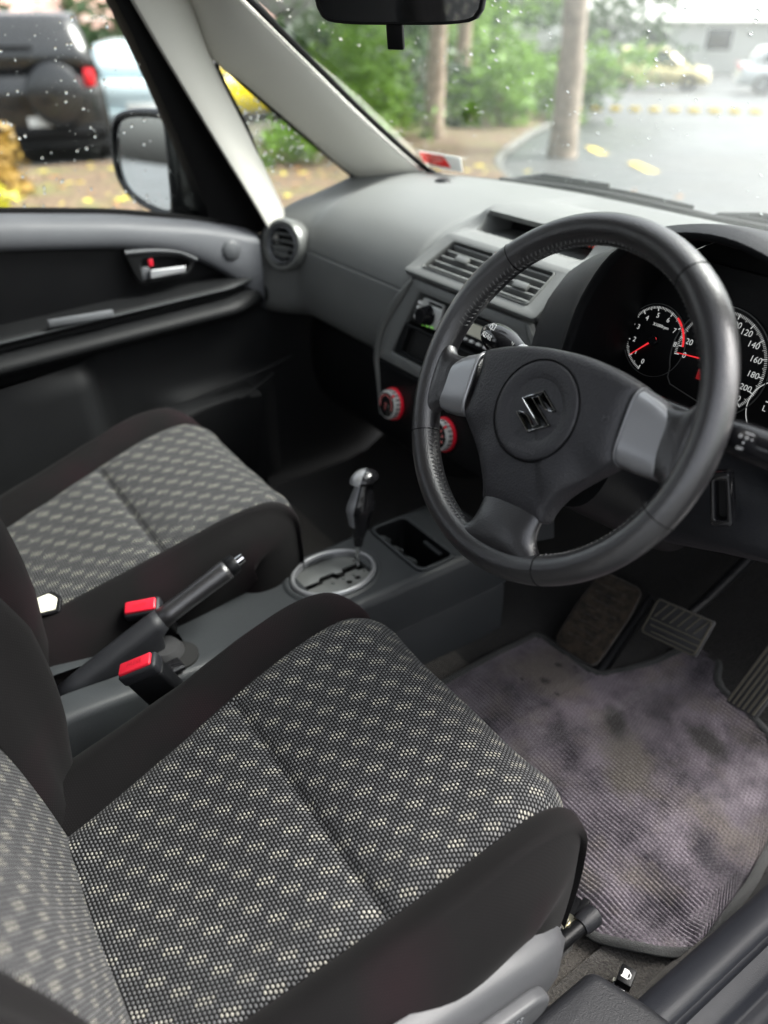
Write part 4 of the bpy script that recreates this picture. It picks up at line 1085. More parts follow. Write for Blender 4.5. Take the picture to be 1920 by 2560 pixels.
bt = lathe('bolt', [(0, .0065), (.0055, .0065), (.0065, .005), (.0068, .0015), (.0130, .0012), (.0135, 0), (.0135, -.003)], bo, 'steel', ds, 30)
plate('bolt_socket', [(r*math.cos(R(30*i)), r*math.sin(R(30*i))) for i, r in [(i, .0036 if i % 2 else .0026) for i in range(12)]], [], .0006, bo.at(0, 0, .0068), 'duct', bt)

# belt buckles and tongue
def buckle(loc, lean, label):
    b = thing('seat_belt_buckle', loc, label, 'buckle', 'front seat belt buckles')
    up = V((lean[0], lean[1], 1)).normalized(); fx = V((.45, .89, 0)); fx = (fx-up*fx.dot(up)).normalized()
    f = Fr(loc, fx, up)   # x along the car, y up, z towards +x or -x
    out = [(-.026, -.060), (.022, -.060), (.027, -.02), (.027, .0), (-.027, .0), (-.029, -.03)]
    box('body', f.at(0, -.035, 0), (.052, .068, .024), 'black', b, .006, 3)
    box('cap', f.at(0, .006, 0), (.054, .020, .027), 'blackgrain', b, .005, 3)
    rb = box('release_button', f.at(-.001, .0155, .0), (.046, .008, .0195), 'red', b, .0025, 3)
    mb = MB(); mb.text('PRESS', .0085, Fr(f(-.001, .0198, 0), f.x, -f.z)); mb.build('press_lettering', plastic('dark_red_print', (.35, .01, .02), .5, 0), rb)
    box('stalk', f.at(-.004, -.10, 0), (.034, .08, .012), 'black', b, .004)
    mb = MB()
    ff_ = f.at(0, -.030, .0123) if f.z.x > 0 else Fr(f(0, -.030, -.0123), -f.x, f.y)
    for q, w in enumerate((.012, .018, .022)): mb.text(('PRESS', 'E4 0421', 'AM 2006')[q] if False else '.'*6, .003, ff_.at(.004, -.003-.007*q))
    return b
buckle((.075, -.378, .292), (-.10, -.45), 'black belt buckle with red button between handbrake and driver seat')
buckle((-.077, -.325, .262), (.25, -.35), 'black belt buckle with red button beside the passenger seat')
tg = thing('seat_belt_tongue', (-.160, -.440, .262), 'cream faced seat belt tongue lying on the passenger seat', 'belt tongue')
tf_ = Fr((-.160, -.440, .272), (.2, .9, .1), (-.8, .2, .45))
plate('cover', roundpoly([(-.018, -.016), (.016, -.019), (.021, .005), (.008, .019), (-.018, .016)], .004), [], .010, tf_, 'gloss', tg, bev=.003)
plate('face', roundpoly([(-.015, -.012), (.011, -.014), (.016, .003), (.005, .014), (-.015, .012)], .003), [], .003, tf_.at(-.001, 0, .006), 'cream', tg, bev=.0008)

# ------------------------------------------------------------------ floor mat
yt = [(.10, .30), (.104, .325), (.115, .336), (.15, .338), (.22, .342), (.24, .352), (.262, .40), (.285, .465), (.305, .520), (.322, .545), (.338, .550), (.350, .540), (.362, .515), (.375, .494), (.395, .481), (.44, .478), (.50, .462), (.56, .40), (.61, .30), (.635, .20), (.646, .12), (.650, .085)]
yb = [(.10, .06), (.115, .02), (.14, .0), (.48, -.003), (.515, -.010), (.545, -.016), (.560, -.014), (.58, -.002), (.60, .012), (.618, .030), (.634, .052), (.644, .066), (.650, .075)]
def mz(x, y):
    z = .016+.005*noise.noise(V((x*7, y*7, 1)))+.003*noise.noise(V((x*17, y*17, 4)))
    z += .030*sstep(.60, .655, x)**1.5*sstep(.0, .16, y)+.014*math.exp(-((x-.60)/.04)**2-((y-.02)/.05)**2)
    z += .012*math.exp(-((x-.53)/.03)**2-((y-.04)/.04)**2)+.03*sstep(.42, .55, y)
    return z
P, U = [], []
NX, NY = 170, 420
for i in range(NX):
    x = .1002+.5495*i/(NX-1); a, b = interp(yb, x), interp(yt, x)
    r_, u_ = [], []
    for j in range(NY):
        y = a+(b-a)*j/(NY-1)
        rib = .0015*math.sin(2*math.pi*y/.0064)+.0005*noise.noise(V((x*420, y*520, 0)))
        edge = min(1, min(j, NY-1-j)/6, min(i, NX-1-i)/3)
        r_.append(V((x, y, mz(x, y)+rib*edge))); u_.append((x, y))
    P.append(r_); U.append(u_)
mt = thing('floor_mat', (.37, .25, .016), 'purple grey ribbed floor mat with dirt stains in the driver footwell', 'floor mat')
rows('pile', P, 'mat', mt, uvs=U, sharp=None)
edge = [(x, interp(yt, x)) for x in [.1002+.5495*i/90 for i in range(91)]]+[(x, interp(yb, x)) for x in [.6497-.5495*i/90 for i in range(91)]]
edge = cr(edge, 220, closed=True)
tube('binding', [V((x, y, mz(x, y)-.001)) for x, y in edge], .0068, 'binding', mt, 10, closed=True, flat=.65, up=(0, 0, 1))
lo = [[V((x, y, mz(x, y)-.004)), V((x, y, mz(x, y)-.012))] for x, y in edge]
rows('backing', lo, 'rubber', mt, cv=True)

# pedals
fr_ = thing('footrest', (.17, .40, .02), 'dusty dark plastic footrest at the left of the pedals', 'footrest')
fo = Fr((.170, .413, .060), (.97, .22, .0), (-.16, .80, .52))
MT['dusty'] = carpet('dusty_plastic', (.006, .006, .006), (.045, .034, .024), 60)
fp = plate('plate', roundpoly([(-.046, -.080), (.044, -.086), (.049, .02), (.044, .09), (-.042, .09), (-.049, .0)], .02, 5), [], .016, fo, 'dusty', fr_, bev=.005, bres=3)
for k in range(9): box('rib', fo.at(0, -.05+.016*k, .008), (.06, .003, .003), 'dusty', fr_, .0008, 1)
plate('side_lip', roundpoly([(.046, -.092), (.060, -.080), (.064, .085), (.052, .092)], .006), [], .030, fo.at(0, 0, -.014), 'black', fr_, bev=.004)
def pedal(nm, c0, fx, fy, w, h, label, diag):
    p = thing(nm, c0, label, 'pedal'); f = Fr(c0, fx, fy)
    box('pad', f, (w, h, .012), 'rubber', p, .004, 2)
    MT['ribtop'] = MT.get('ribtop') or plastic('worn_rubber', (.06, .054, .040), .75, 300, .3)
    mb = MB()
    if diag:
        for k in range(6):
            x0 = -w/2+.010+k*(w-.016)/6; mb.stroke(f.at(0, 0, .0062), [(x0, h*.02), (x0+.012, h*.44)], .0024, .0022)
        for k in range(3):
            mb.stroke(f.at(0, 0, .0062), [(-w*.44+.006*k, -h*.06-.010*k), (w*.45, -h*.06-.010*k)], .0024, .0022)
        mb.stroke(f.at(0, 0, .0062), rrect(w*.95, h*.93, .006, 3), .0022, .002, closed=True)
    else:
        for k in range(6): mb.stroke(f.at(0, 0, .0062), [(-w*.40+k*w*.16, -h*.46), (-w*.40+k*w*.16, h*.46)], .0035, .0022)
    mb.build('tread', 'ribtop', p)
    tube('arm', [f(0, h*.3, -.008), f(0, h*.9, -.05), f(0, h*2.2, -.12), f(0, h*4, -.16)], [.009, .009, .010, .011], 'black', p, 10)
    return p
pedal('brake_pedal', (.330, .405, .160), (.99, .1, .12), (-.05, .55, .83), .100, .066, 'black brake pedal with diagonal tread lines', True)
pedal('accelerator_pedal', (.484, .405, .172), (.97, .0, .10), (.08, .50, .86), .050, .125, 'worn grey accelerator pedal with lengthwise ribs', False)

# ------------------------------------------------------------------ passenger door
dr = thing('passenger_door', (-.72, -.10, .0), 'far passenger door with grey top trim and black panel', 'door')
zt = lambda y: interp([(-.60, .722), (-.284, .701), (-.083, .677), (.101, .642), (.212, .607), (.26, .595)], y)
zf = lambda y: interp([(-.60, .672), (-.297, .647), (-.087, .623), (.0, .607), (.061, .583), (.12, .545), (.181, .493), (.215, .455)], y)
ys = [-.62+.825*k/60 for k in range(61)]
def sm(f, y): return sum(f(y+d) for d in (-.03, -.02, -.01, 0, .01, .02, .03))/7
P = []
for y in ys:
    a, b = sm(zt, y), min(sm(zf, y), sm(zt, y)-.03)
    e = sstep(.16, .215, y)*.012
    P.append([V((-.742, y, a+.006)), V((-.715, y, a+.004)), V((-.700, y, a)), V((-.690+e*.3, y, a-.008)), V((-.685, y, a-.018)), V((-.683, y, a-.018+(b+.012-a+.018)*.5)), V((-.685, y, b+.012)), V((-.690, y, b+.004)), V((-.702, y, b)), V((-.722, y, b+.002))])
rows('upper_trim', P, 'doorgrey', dr, sharp=60)
rows('trim_end', [[V((-.742+.055*s, .207, z)) for z in (sm(zt, .22)+.004-.018*s*s, .455)] for s in (0, .25, .5, .75, 1)], 'doorgrey', dr)
ay = lambda y: .050*(y+.35)
ys2 = [-.62+.84*k/50 for k in range(51)]
rows('insert_panel', [[V((-.716+.004*math.sin(k), y, sm(zf, y)+.012-(sm(zf, y)+.012-.50-ay(y))*k/4)) for k in range(5)] for y in ys2], 'black', dr)
P = []
for y in ys2:
    z0 = ay(y); sq = sstep(.235, .10, y)
    pr_ = [(-.718, .512), (-.672, .507), (-.659, .503), (-.656, .497), (-.660, .491), (-.682, .487), (-.680, .478), (-.648, .474), (-.634, .466), (-.632, .456), (-.640, .446), (-.664, .436), (-.705, .430), (-.712, .40)]
    P.append([V((-.718+(x+.718)*(.25+.75*sq), y, z+z0)) for x, z in pr_])
rows('armrest', P, 'dashlow', dr, sharp=60)
tube('armrest_highlight', [V((-.718+.062*(.25+.75*sstep(.235, .10, y)), y, .5005+ay(y))) for y in [-.60+.78*k/40 for k in range(41)]], .0028, 'console', dr, 8)  # lighter line standing in for the highlight along the armrest edge
box('pull_bar', Fr((-.652, -.195, .520), (0, 1, -.02), (0, .02, 1)), (.122, .014, .010), 'grey', dr, .003)
box('switch_block', Fr((-.675, .02, .521), (0, 1, .06), (1, 0, 0)), (.06, .02, .004), 'gloss', dr, .001)
# lower panel with raised pad, map pocket
P = []
for y in ys2:
    k = sstep(-.165, -.215, y); row = []
    for q in range(16):
        z = .415+ay(y)-.40*q/15
        bulge = .052*k*sstep(.432, .412, z)
        pk = .035*sstep(-.10, .0, y)*sstep(.31, .27, z)*sstep(.24, .15, y)
        row.append(V((-.708+bulge+pk, y, z)))
    P.append(row)
rows('lower_panel', P, 'dashlow', dr, sharp=50)
rows('map_pocket', [[V((-.700, y, .285+.10*(y+.02)+.0)), V((-.640+.03*abs((y-.03)/.12)**2.5, y, .283+.11*(y+.02))), V((-.630+.03*abs((y-.03)/.12)**2.5, y, .276+.11*(y+.02))), V((-.632+.03*abs((y-.03)/.12)**2.5, y, .26+.1*(y+.02))), V((-.665, y, .08))] for y in [-.10+.24*k/20 for k in range(21)]][0:], 'dashlow', dr)
tube('pocket_rim', [V((-.632+.03*abs((y-.03)/.12)**2.5, y, .281+.11*(y+.02))) for y in [-.09+.21*k/20 for k in range(21)]], .0035, 'dashlow', dr, 8)
tube('kick_rib', cr([(-.66, .066, .309), (-.655, .13, .322), (-.652, .20, .336), (-.66, .25, .345)], 16), .004, 'dashlow', dr, 8)
tube('kick_rib', cr([(-.62, .092, .292), (-.625, .135, .305), (-.64, .19, .322)], 12), .003, 'dashlow', dr, 8)
# handle
hf = Fr((-.6995, 0, .0), (0, 1, 0), (0, 0, 1), (1, 0, 0))
bz = [(-.082, .617), (-.02, .613), (.03, .602), (.063, .583), (.045, .556), (-.0, .549), (-.055, .549), (-.066, .565)]
hz = plate('handle_bezel', roundpoly(bz, .010), [roundpoly([(-.052, .598), (-.01, .598), (.030, .590), (.050, .578), (.036, .561), (-.046, .556)], .008)], .018, hf, 'dashlow', dr, bev=.003)
tube('bezel_lip', [V((-.690, y, z)) for y, z in cr([(-.080, .6165), (-.02, .6125), (.03, .6015), (.062, .583)], 16)], .0045, 'grey', hz, 8)
hd = plate('door_handle', roundpoly([(-.040, .009), (.036, .006), (.032, -.007), (-.042, -.009)], .004), [], .010, Fr((-.684, 0, .570), (0, 1, 0), (-.15, 0, 1), (1, 0, .15)), 'silver', dr, bev=.003, bres=3)
box('handle_root', Fr((-.695, -.046, .571), (0, 1, 0), (0, 0, 1)), (.018, .024, .012), 'grey', hd, .003)
box('lock_mark', Fr((-.694, -.032, .590), (0, 1, 0), (0, 0, 1)), (.009, .014, .006), 'red', dr, .001)
lathe('tweeter_grille', [(0, .009), (.014, .008), (.021, .004), (.0235, -.002), (.025, -.006)], Fr((-.686, .138, .591), (0, 1, 0), (0, 0, 1)), 'grey', dr, 32)
# window frame, glass, weather strip
tube('weather_strip', [V((-.738, y, sm(zt, y)+.008)) for y in [-.62+.76*k/40 for k in range(41)]], .006, 'seal', dr, 8)
fr0 = cr([(-.742, .27, .590), (-.735, .225, .70), (-.715, .15, .855), (-.692, .075, 1.005), (-.665, -.02, 1.17)], 24)
fr1 = cr([(-.742, .118, .650), (-.738, .112, .675), (-.712, .052, .84), (-.686, -.018, 1.005), (-.66, -.105, 1.17)], 24)
P = []
for a, b in zip(fr0, fr1):
    m = (a+b)/2
    P.append([a+V((-.02, .004, 0)), a+V((.010, 0, 0)), m+V((.016, 0, 0)), b+V((.008, 0, 0)), b+V((-.004, -.003, 0)), b+V((-.03, -.004, 0))])
rows('window_frame', P, 'seal', dr, sharp=50)
gg = [[b+V((-.014-.0*0, d, dz)) for d, dz in ((.004, 0), (-.2, -.0+.0), (-.45, 0), (-.7, .0))] for b in fr1]
gr = []
for b in fr1:
    gr.append([V((b.x-.012, y, b.z)) for y in [b.y+.004-(b.y+.66)*k/6 for k in range(7)]])
rows('window_glass', gr, 'glass', dr)
# wing mirror, carried by the door
wm = None
mf = Fr((-.880, .050, .742), (.93, .35, 0), (-.04, .10, 1))
gl_o = cr([(-.070, .066), (-.040, .081), (.015, .086), (.062, .084), (.072, .070), (.076, .0), (.078, -.060), (.072, -.082), (.040, -.084), (-.020, -.070), (-.060, -.048), (-.078, -.015), (-.080, .030)], 40, closed=True)
P = []
for k, w_ in ((.98, -.004), (1.06, .010), (1.15, .009), (1.21, -.010), (1.20, -.04), (1.04, -.075), (.82, -.105), (.45, -.122), (.1, -.126)):
    P.append([mf(u*k+(.045 if u > 0 else 0)*sstep(.0, -.03, w_)*sstep(0, .05, u), v*k, w_) for u, v in gl_o])
wm = rows('wing_mirror', P, 'gloss', dr, cu=True, cap=False, sharp=None)
plate('mirror_glass', gl_o, [], .003, mf.at(0, 0, -.001), 'mirror', wm)
P = [[mf(.060+.10*t, -.02+.075*(math.cos(a))-.03*t, -.05+.03*math.sin(a)) for a in [2*math.pi*j/16 for j in range(16)]] for t in (0, .3, .6, 1)]
rows('mirror_arm', P, 'black', wm, cu=True)
# outer skin of the door
rows('outer_skin', [[V((-.80+.03*abs(q-1), y, .66-.5*q)) for q in (0, .5, 1, 1.6)] for y in (-.62, -.2, .25)], 'gloss', dr)

# ------------------------------------------------------------------ front pillar trim with quarter window
pt_ = thing('pillar_trim', (-.68, .3, .62), 'pale grey forked windscreen pillar trim around a quarter window', 'pillar trim')
n_ = 26
def strip(name, A0, A1, bulge, depth, mat, par):
    A = cr(A0, n_); B = cr(A1, n_); P = []
    for a, b in zip(A, B):
        d = (b-a); nrm = V((1, -.35, -.15)).normalized(); m = (a+b)/2
        row = [a-nrm*depth, a-nrm*.004]
        for s in (.06, .2, .4, .6, .8, .94): row.append(a.lerp(b, s)+nrm*bulge*(1-(2*s-1)**2)**.6)
        row += [b-nrm*.004, b-nrm*depth]; P.append(row)
    return rows(name, P, mat, par, sharp=50)
strip('rear_limb', [(-.688, .245, .585), (-.680, .205, .66), (-.672, .125, .795), (-.665, .035, .95), (-.660, -.01, 1.03), (-.645, -.085, 1.16)], [(-.715, .290, .630), (-.712, .278, .66), (-.700, .21, .80), (-.690, .146, .925), (-.668, .108, 1.03), (-.64, .03, 1.16)], .014, .035, 'pillar', pt_)
strip('front_limb', [(-.725, .535, .668), (-.715, .455, .705), (-.705, .34, .79), (-.692, .205, .890), (-.688, .140, .936), (-.667, .098, 1.03), (-.638, .018, 1.16)], [(-.620, .640, .685), (-.622, .585, .714), (-.606, .43, .82), (-.588, .295, .92), (-.578, .24, .96), (-.560, .148, 1.027), (-.53, -.03, 1.16)], .016, .04, 'pillar', pt_)
qw = [(-.716, .272, .640), (-.700, .212, .80), (-.692, .152, .925), (-.700, .215, .885), (-.712, .345, .788), (-.722, .46, .705), (-.735, .52, .66), (-.73, .40, .64)]
q_ = mk('quarter_window', [V(p)+V((-.022, 0, 0)) for p in qw], [(0, 1, 2, 3, 4, 5, 6, 7)], 'glass', pt_, smooth=False)
tube('window_seal', [V(p)+V((-.004, 0, 0)) for p in cr(qw, 60, closed=True)], .005, 'seal', pt_, 6, closed=True)
tube('windscreen_seal', [V(p)+V((.004, .004, .004)) for p in cr([(-.620, .640, .690), (-.622, .585, .714), (-.606, .43, .82), (-.588, .295, .92), (-.578, .24, .96), (-.560, .148, 1.027), (-.53, -.03, 1.16)], 30)], .006, 'seal', pt_, 6)
# mirrored right pillar (out of view, keeps the light honest)
o = thing('driver_pillar_trim', (.60, .3, .62), 'pale grey windscreen pillar trim on the driver side', 'pillar trim')
rows('limb', [[V((x, y, z)), V((x+.05, y-.04, z-.01)), V((x+.09, y-.09, z-.02))] for x, y, z in ((.565, .64, .69), (.545, .43, .82), (.52, .24, .96), (.47, -.03, 1.17))], 'pillar', o)

# driver door standing open, unseen, added to cut side light on sill and footwell
dd = thing('driver_door', (.77, .45, -.1), 'unseen open driver door with dark inner panel, added to block side light', 'door')
df = Fr((.79, .47, 0), (.906, -.423, 0), (0, 0, 1))
plate('inner_panel', roundpoly([(.0, -.12), (.95, -.16), (1.0, .30), (1.0, .72), (.02, .66)], .06), [], .09, df, 'dashlow', dd, bev=.02, bres=2)
plate('armrest', roundpoly([(.15, .44), (.85, .42), (.85, .48), (.15, .50)], .02), [], .08, df.at(0, 0, .07), 'dashlow', dd, bev=.015)
plate('window_frame', roundpoly([(.02, .64), (1.0, .70), (1.0, 1.10), (.55, 1.16), (.40, 1.12)], .04), [roundpoly([(.10, .68), (.96, .74), (.96, 1.06), (.56, 1.12), (.42, 1.07)], .03)], .03, df, 'seal', dd, bev=.004)
plate('window_glass', roundpoly([(.09, .67), (.97, .73), (.97, 1.07), (.56, 1.13), (.41, 1.08)], .03), [], .004, df, 'glass', dd)

# ------------------------------------------------------------------ windscreen
ws = thing('windscreen', (-.03, .6, .70), 'rain spotted misted windscreen glass in front of the dashboard', 'windscreen')
def wsp(x, t):
    k = abs((x+.03)/.60)
    yb_, zb_ = ybase(x)+.012, .690; yt_, zt_ = .03-.14*k**2.2, 1.185-.03*k**2
    y = yb_+(yt_-yb_)*t; z = zb_+(zt_-zb_)*t+.035*math.sin(math.pi*t)*(1-.3*k)
    xx = -.03+(x+.03)*(1-.10*t); return V((xx, y, z))
rows('glass', [[wsp(-.65+1.24*i/30, j/20) for j in range(21)] for i in range(31)], 'screen', ws, sharp=None)
tube('black_border', [wsp(-.65+1.24*i/40, .012)+V((0, -.003, -.002)) for i in range(41)], .010, 'seal', ws, 8, flat=.4)
# rain drops on the glass
def drops(name, fn, nrm, n, par, rmin, rmax, seed):
    rg = random.Random(seed); mb = MB()
    for _ in range(n):
        p = fn(rg); r = rmin+(rmax-rmin)*rg.random()**3
        nn = nrm; a = nn.cross(V((0, 0, 1))).normalized(); b = nn.cross(a)
        el = 1+rg.random()*.7
        vs = [p+(a*math.cos(t)+b*math.sin(t)*el)*r for t in [math.pi*2*k/8 for k in range(8)]]+[p+(a*math.cos(t)+b*math.sin(t)*el)*r*.62+nn*r*.45 for t in [math.pi*2*k/8 for k in range(8)]]+[p+nn*r*.58]
        fs = [(k, (k+1) % 8, 8+(k+1) % 8, 8+k) for k in range(8)]+[(8+k, 8+(k+1) % 8, 16) for k in range(8)]+[tuple(range(8))[::-1]]
        mb.add(vs, fs)
    o = mb.build(name, 'drop', par, sharp=None); o['kind'] = 'stuff'
    return o
def clump(rg, xlo, xhi):
    x = xlo+(xhi-xlo)*rg.random(); t = rg.random()
    for _ in range(6):
        if noise.noise(V((x*7, t*5, 2))) > rg.random()*.7-.25: break
        x = xlo+(xhi-xlo)*rg.random(); t = rg.random()
    return x, t
def wfn(rg):
    x, t = clump(rg, -.62, .5); return wsp(x, .05+.8*t)+V((0, .002, .0015))
drops('rain_drops', wfn, V((0, .52, .85)), 1000, ws, .0005, .0030, 3)
def dfn(rg):
    t = rg.random(); b = fr1[int(t*22)]; y = b.y-(b.y+.55)*rg.random()**1.0; return V((b.x-.0145, y, b.z+rg.random()*.02))
drops('rain_drops', dfn, V((-1, 0, .15)).normalized(), 650, dr, .0005, .0034, 5)
def qfn(rg):
    a, b = V(qw[0]).lerp(V(qw[2]), rg.random()), V(qw[6]).lerp(V(qw[3]), rg.random()); return a.lerp(b, rg.random())+V((-.0245, 0, 0))
drops('rain_drops', qfn, V((-1, 0, .1)).normalized(), 350, pt_, .0007, .0030, 6)
# label on the glass
sk = thing('windscreen_label', (-.57, .60, .72), 'red and white registration label stuck low on the windscreen corner', 'label')
lf3 = Fr((-.578, .603, .736), (.98, .18, .0), (.0, -.45, .89))
plate('card', roundpoly([(-.058, -.016), (.050, -.020), (.058, .015), (-.060, .018)], .004), [], .0015, lf3, 'white', sk)
plate('red_print', roundpoly([(-.056, -.010), (.022, -.013), (.010, .013), (-.058, .016)], .003), [], .0008, lf3.at(0, 0, .0013), 'ink_red', sk)
mb = MB()
for k in range(3): mb.quad(lf3.at(-.020-.002*k, .008-.007*k, .0019), .044, .0016)
mb.build('print_lines', plastic('pale_red_print', (.8, .25, .22), .6, 0), sk)
dc = lathe('sensor_dome', [(0, .006), (.010, .0055), (.016, .003), (.018, 0)], Fr((-.500, .545, .711), (1, 0, 0), (0, 1, 0)), 'black', None, 24, origin=(-.5, .545, .711))
tag(dc, 'small black sensor dome on the dash under the red label', 'sensor')
# cowl and wipers
cw = thing('cowl_panel', (-.03, .80, .66), 'black plastic cowl panel outside at the foot of the windscreen', 'cowl')
rows('panel', [[V((x, ybase(x)+.015+d, .688+h)) for d, h in ((0, 0), (.02, -.012), (.05, -.004), (.09, -.002), (.13, -.02), (.16, -.10))] for x in [-.66+1.28*k/30 for k in range(31)]], 'black', cw, sharp=None)
def wiper(x0, x1, lab):
    w = thing('wiper', (x0, ybase(x0)+.05, .70), lab, 'wiper', 'windscreen wipers')
    n2 = 16
    P = [wsp(x0+(x1-x0)*k/n2, .006+.012*math.sin(math.pi*k/n2))+V((0, .012, .006)) for k in range(n2+1)]
    tube('blade', P, .006, 'rubber', w, 6)
    tube('frame', [p+V((0, .008, .007)) for p in P[2:-2]], .004, 'black', w, 6)
    tube('arm', [V((x0, ybase(x0)+.07, .69)), P[3]+V((0, .016, .012)), P[8]+V((0, .012, .012))], [.010, .007, .005], 'black', w, 8)
wiper(-.50, .02, 'black wiper parked at the passenger side of the windscreen foot'); wiper(-.02, .55, 'black wiper parked at the driver side of the windscreen foot')
# rear view mirror
rm = thing('rear_view_mirror', (-.03, .15, 1.04), 'black framed rear view mirror hanging at the top of the windscreen', 'mirror')
vdir = (V(cam.location)-V((-.03, .14, 1.04))).normalized()
mf2 = Fr((-.060, .109, 1.031), V((0, 0, 1)).cross(V((.55, -.83, -.05))), (.10, -.17, 1)); mf2.z = mf2.x.cross(mf2.y)
mo = [(u*.88, v) for u, v in cr([(-.122, .030), (-.10, .040), (0, .042), (.10, .040), (.122, .030), (.124, -.005), (.115, -.032), (.08, -.039), (0, -.040), (-.08, -.039), (-.115, -.032), (-.124, -.005)], 48, closed=True)]
P = [[mf2(u*k, v*(1-(1-k)*2.4), w_) for u, v in mo] for k, w_ in ((.955, .000), (.98, .004), (1.0, .003), (1.01, -.006), (.98, -.022), (.85, -.034), (.6, -.038))]
rows('housing', P, 'black', rm, cu=True, cap=True, sharp=None)
plate('mirror_glass', [(u*.965, v*.92) for u, v in mo], [], .002, mf2.at(0, 0, .0015), 'mirror', rm)
box('dip_tab', mf2.at(-.008, -.052, -.008), (.022, .034, .008), 'black', rm, .002)
tube('stem', [mf2(0, 0, -.03), mf2(0, .03, -.08), V((-.06, .12, 1.16))], [.012, .010, .014], 'black', rm, 12)

# ------------------------------------------------------------------ outside: car park in the rain
def gz(x, y): return -.30-.033*min(max(0, -.8*x+.6*y), 36)
def wet():
    n = NT('wet_asphalt'); co = n.coord()
    a = n.noise(.35, 4, .6, co); g = n.noise(60, 3, .7, co)
    c = n.mix(g, (.040, .042, .043), (.075, .078, .078)); c = n.mix(n.ramp(a, ((.4, 0), (.6, .5))), c, (.10, .10, .098))
    n.bsdf(Base_Color=c, Roughness=n.ramp(a, ((.38, .32), (.62, .6))), Normal=n.bump(g, .25, .01)); return n.m
MT['asphalt'] = wet()
def mulch():
    n = NT('leaf_mulch'); co = n.coord(); a = n.noise(18, 4, .7, co); b = n.noise(1.3, 3, .6, co)
    c = n.mix(n.ramp(a, ((.4, 0), (.6, 1))), (.045, .03, .02), (.20, .135, .08)); c = n.mix(n.ramp(b, ((.5, 0), (.65, .7))), c, (.12, .13, .04))
    n.bsdf(Base_Color=c, Roughness=.8, Normal=n.bump(a, .6, .05)); return n.m
MT['mulch'] = mulch()
P = []
ex_, ey_ = V((-.8, .6, 0)), V((.6, .8, 0))
for s in (-120, -40, -10, -3, 0, 3, 6, 9, 12, 16, 20, 28, 36, 60, 120, 320):
    P.append([(lambda p: V((p.x, p.y, gz(p.x, p.y))))(ex_*s+ey_*r) for r in [-300, -120, -50, -20, -8, 0, 8, 20, 50, 120, 300]])
tag(rows('ground', P, 'asphalt'), 'wet grey car park asphalt', kind='structure')
bed = [(-3.2, -6), (-3.0, 1.5), (-3.6, 3.2), (-5.2, 5.2), (-7.3, 6.9), (-9.6, 9.6), (-12.5, 13.2), (-15.0, 13.6), (-15.5, 11.0), (-13.2, 8.2), (-10.6, 5.5), (-9.8, 3.0), (-9.4, -1), (-9.2, -6)]
def fanmesh(name, poly, dz, mat):
    c0 = V((sum(p[0] for p in poly)/len(poly), sum(p[1] for p in poly)/len(poly)))
    n = len(poly); vs = []; 
    from mathutils.geometry import tessellate_polygon as tp
    tri = tp([[V((x, y, 0)) for x, y in poly]])
    bm = bmesh.new(); v_ = [bm.verts.new((x, y, 0)) for x, y in poly]
    for t in tri: bm.faces.new([v_[i] for i in t])
    bmesh.ops.subdivide_edges(bm, edges=bm.edges, cuts=4, use_grid_fill=True)
    for v in bm.verts: v.co.z = gz(v.co.x, v.co.y)+dz+.03*noise.noise(v.co*1.1)
    bm.verts.index_update(); vs = [v.co.copy() for v in bm.verts]; fs = [tuple(v.index for v in f.verts) for f in bm.faces]; bm.free()
    return mk(name, vs, fs, mat)
tag(fanmesh('garden_bed', bed, .09, 'mulch'), 'brown leaf strewn garden bed beside the car', kind='structure')
MT['kerb'] = plastic('concrete', (.11, .11, .10), .8, 40, .4)
kb = thing('kerb', (-5, 4, gz(-5, 4)), 'pale concrete kerb around the garden bed', 'kerb')
kl = cr([(x, y, 0) for x, y in bed[0:8]], 50)
tube('kerb_stone', [V((p.x, p.y, gz(p.x, p.y)+.04)) for p in kl], .06, 'kerb', kb, 8)
# fallen leaves: too many to count
rg = random.Random(2); LV = {}
for nm, col, n in (('yellow', (.62, .50, .06), 260), ('brown', (.30, .16, .07), 320)):
    mb = MB()
    for _ in range(n):
        a = rg.random(); x = -3.4-6*a; y = -3+rg.random()*9
        z = gz(x, y)+.14; s = .03+.04*rg.random(); f = Fr((x, y, z), (math.cos(rg.random()*6), math.sin(rg.random()*6), rg.random()*.5-.25), (.2, .9, .3))
        mb.add([f(-s, 0), f(0, s*.5, .01), f(s, 0), f(0, -s*.5, .01)], [(0, 1, 2, 3)])
    LV[nm] = plastic('leaf_'+nm, col, .45, 0); o = mb.build('fallen_leaves', LV[nm], smooth=False); tag(o, nm+' fallen leaves on the bed', 'leaves', kind='stuff')
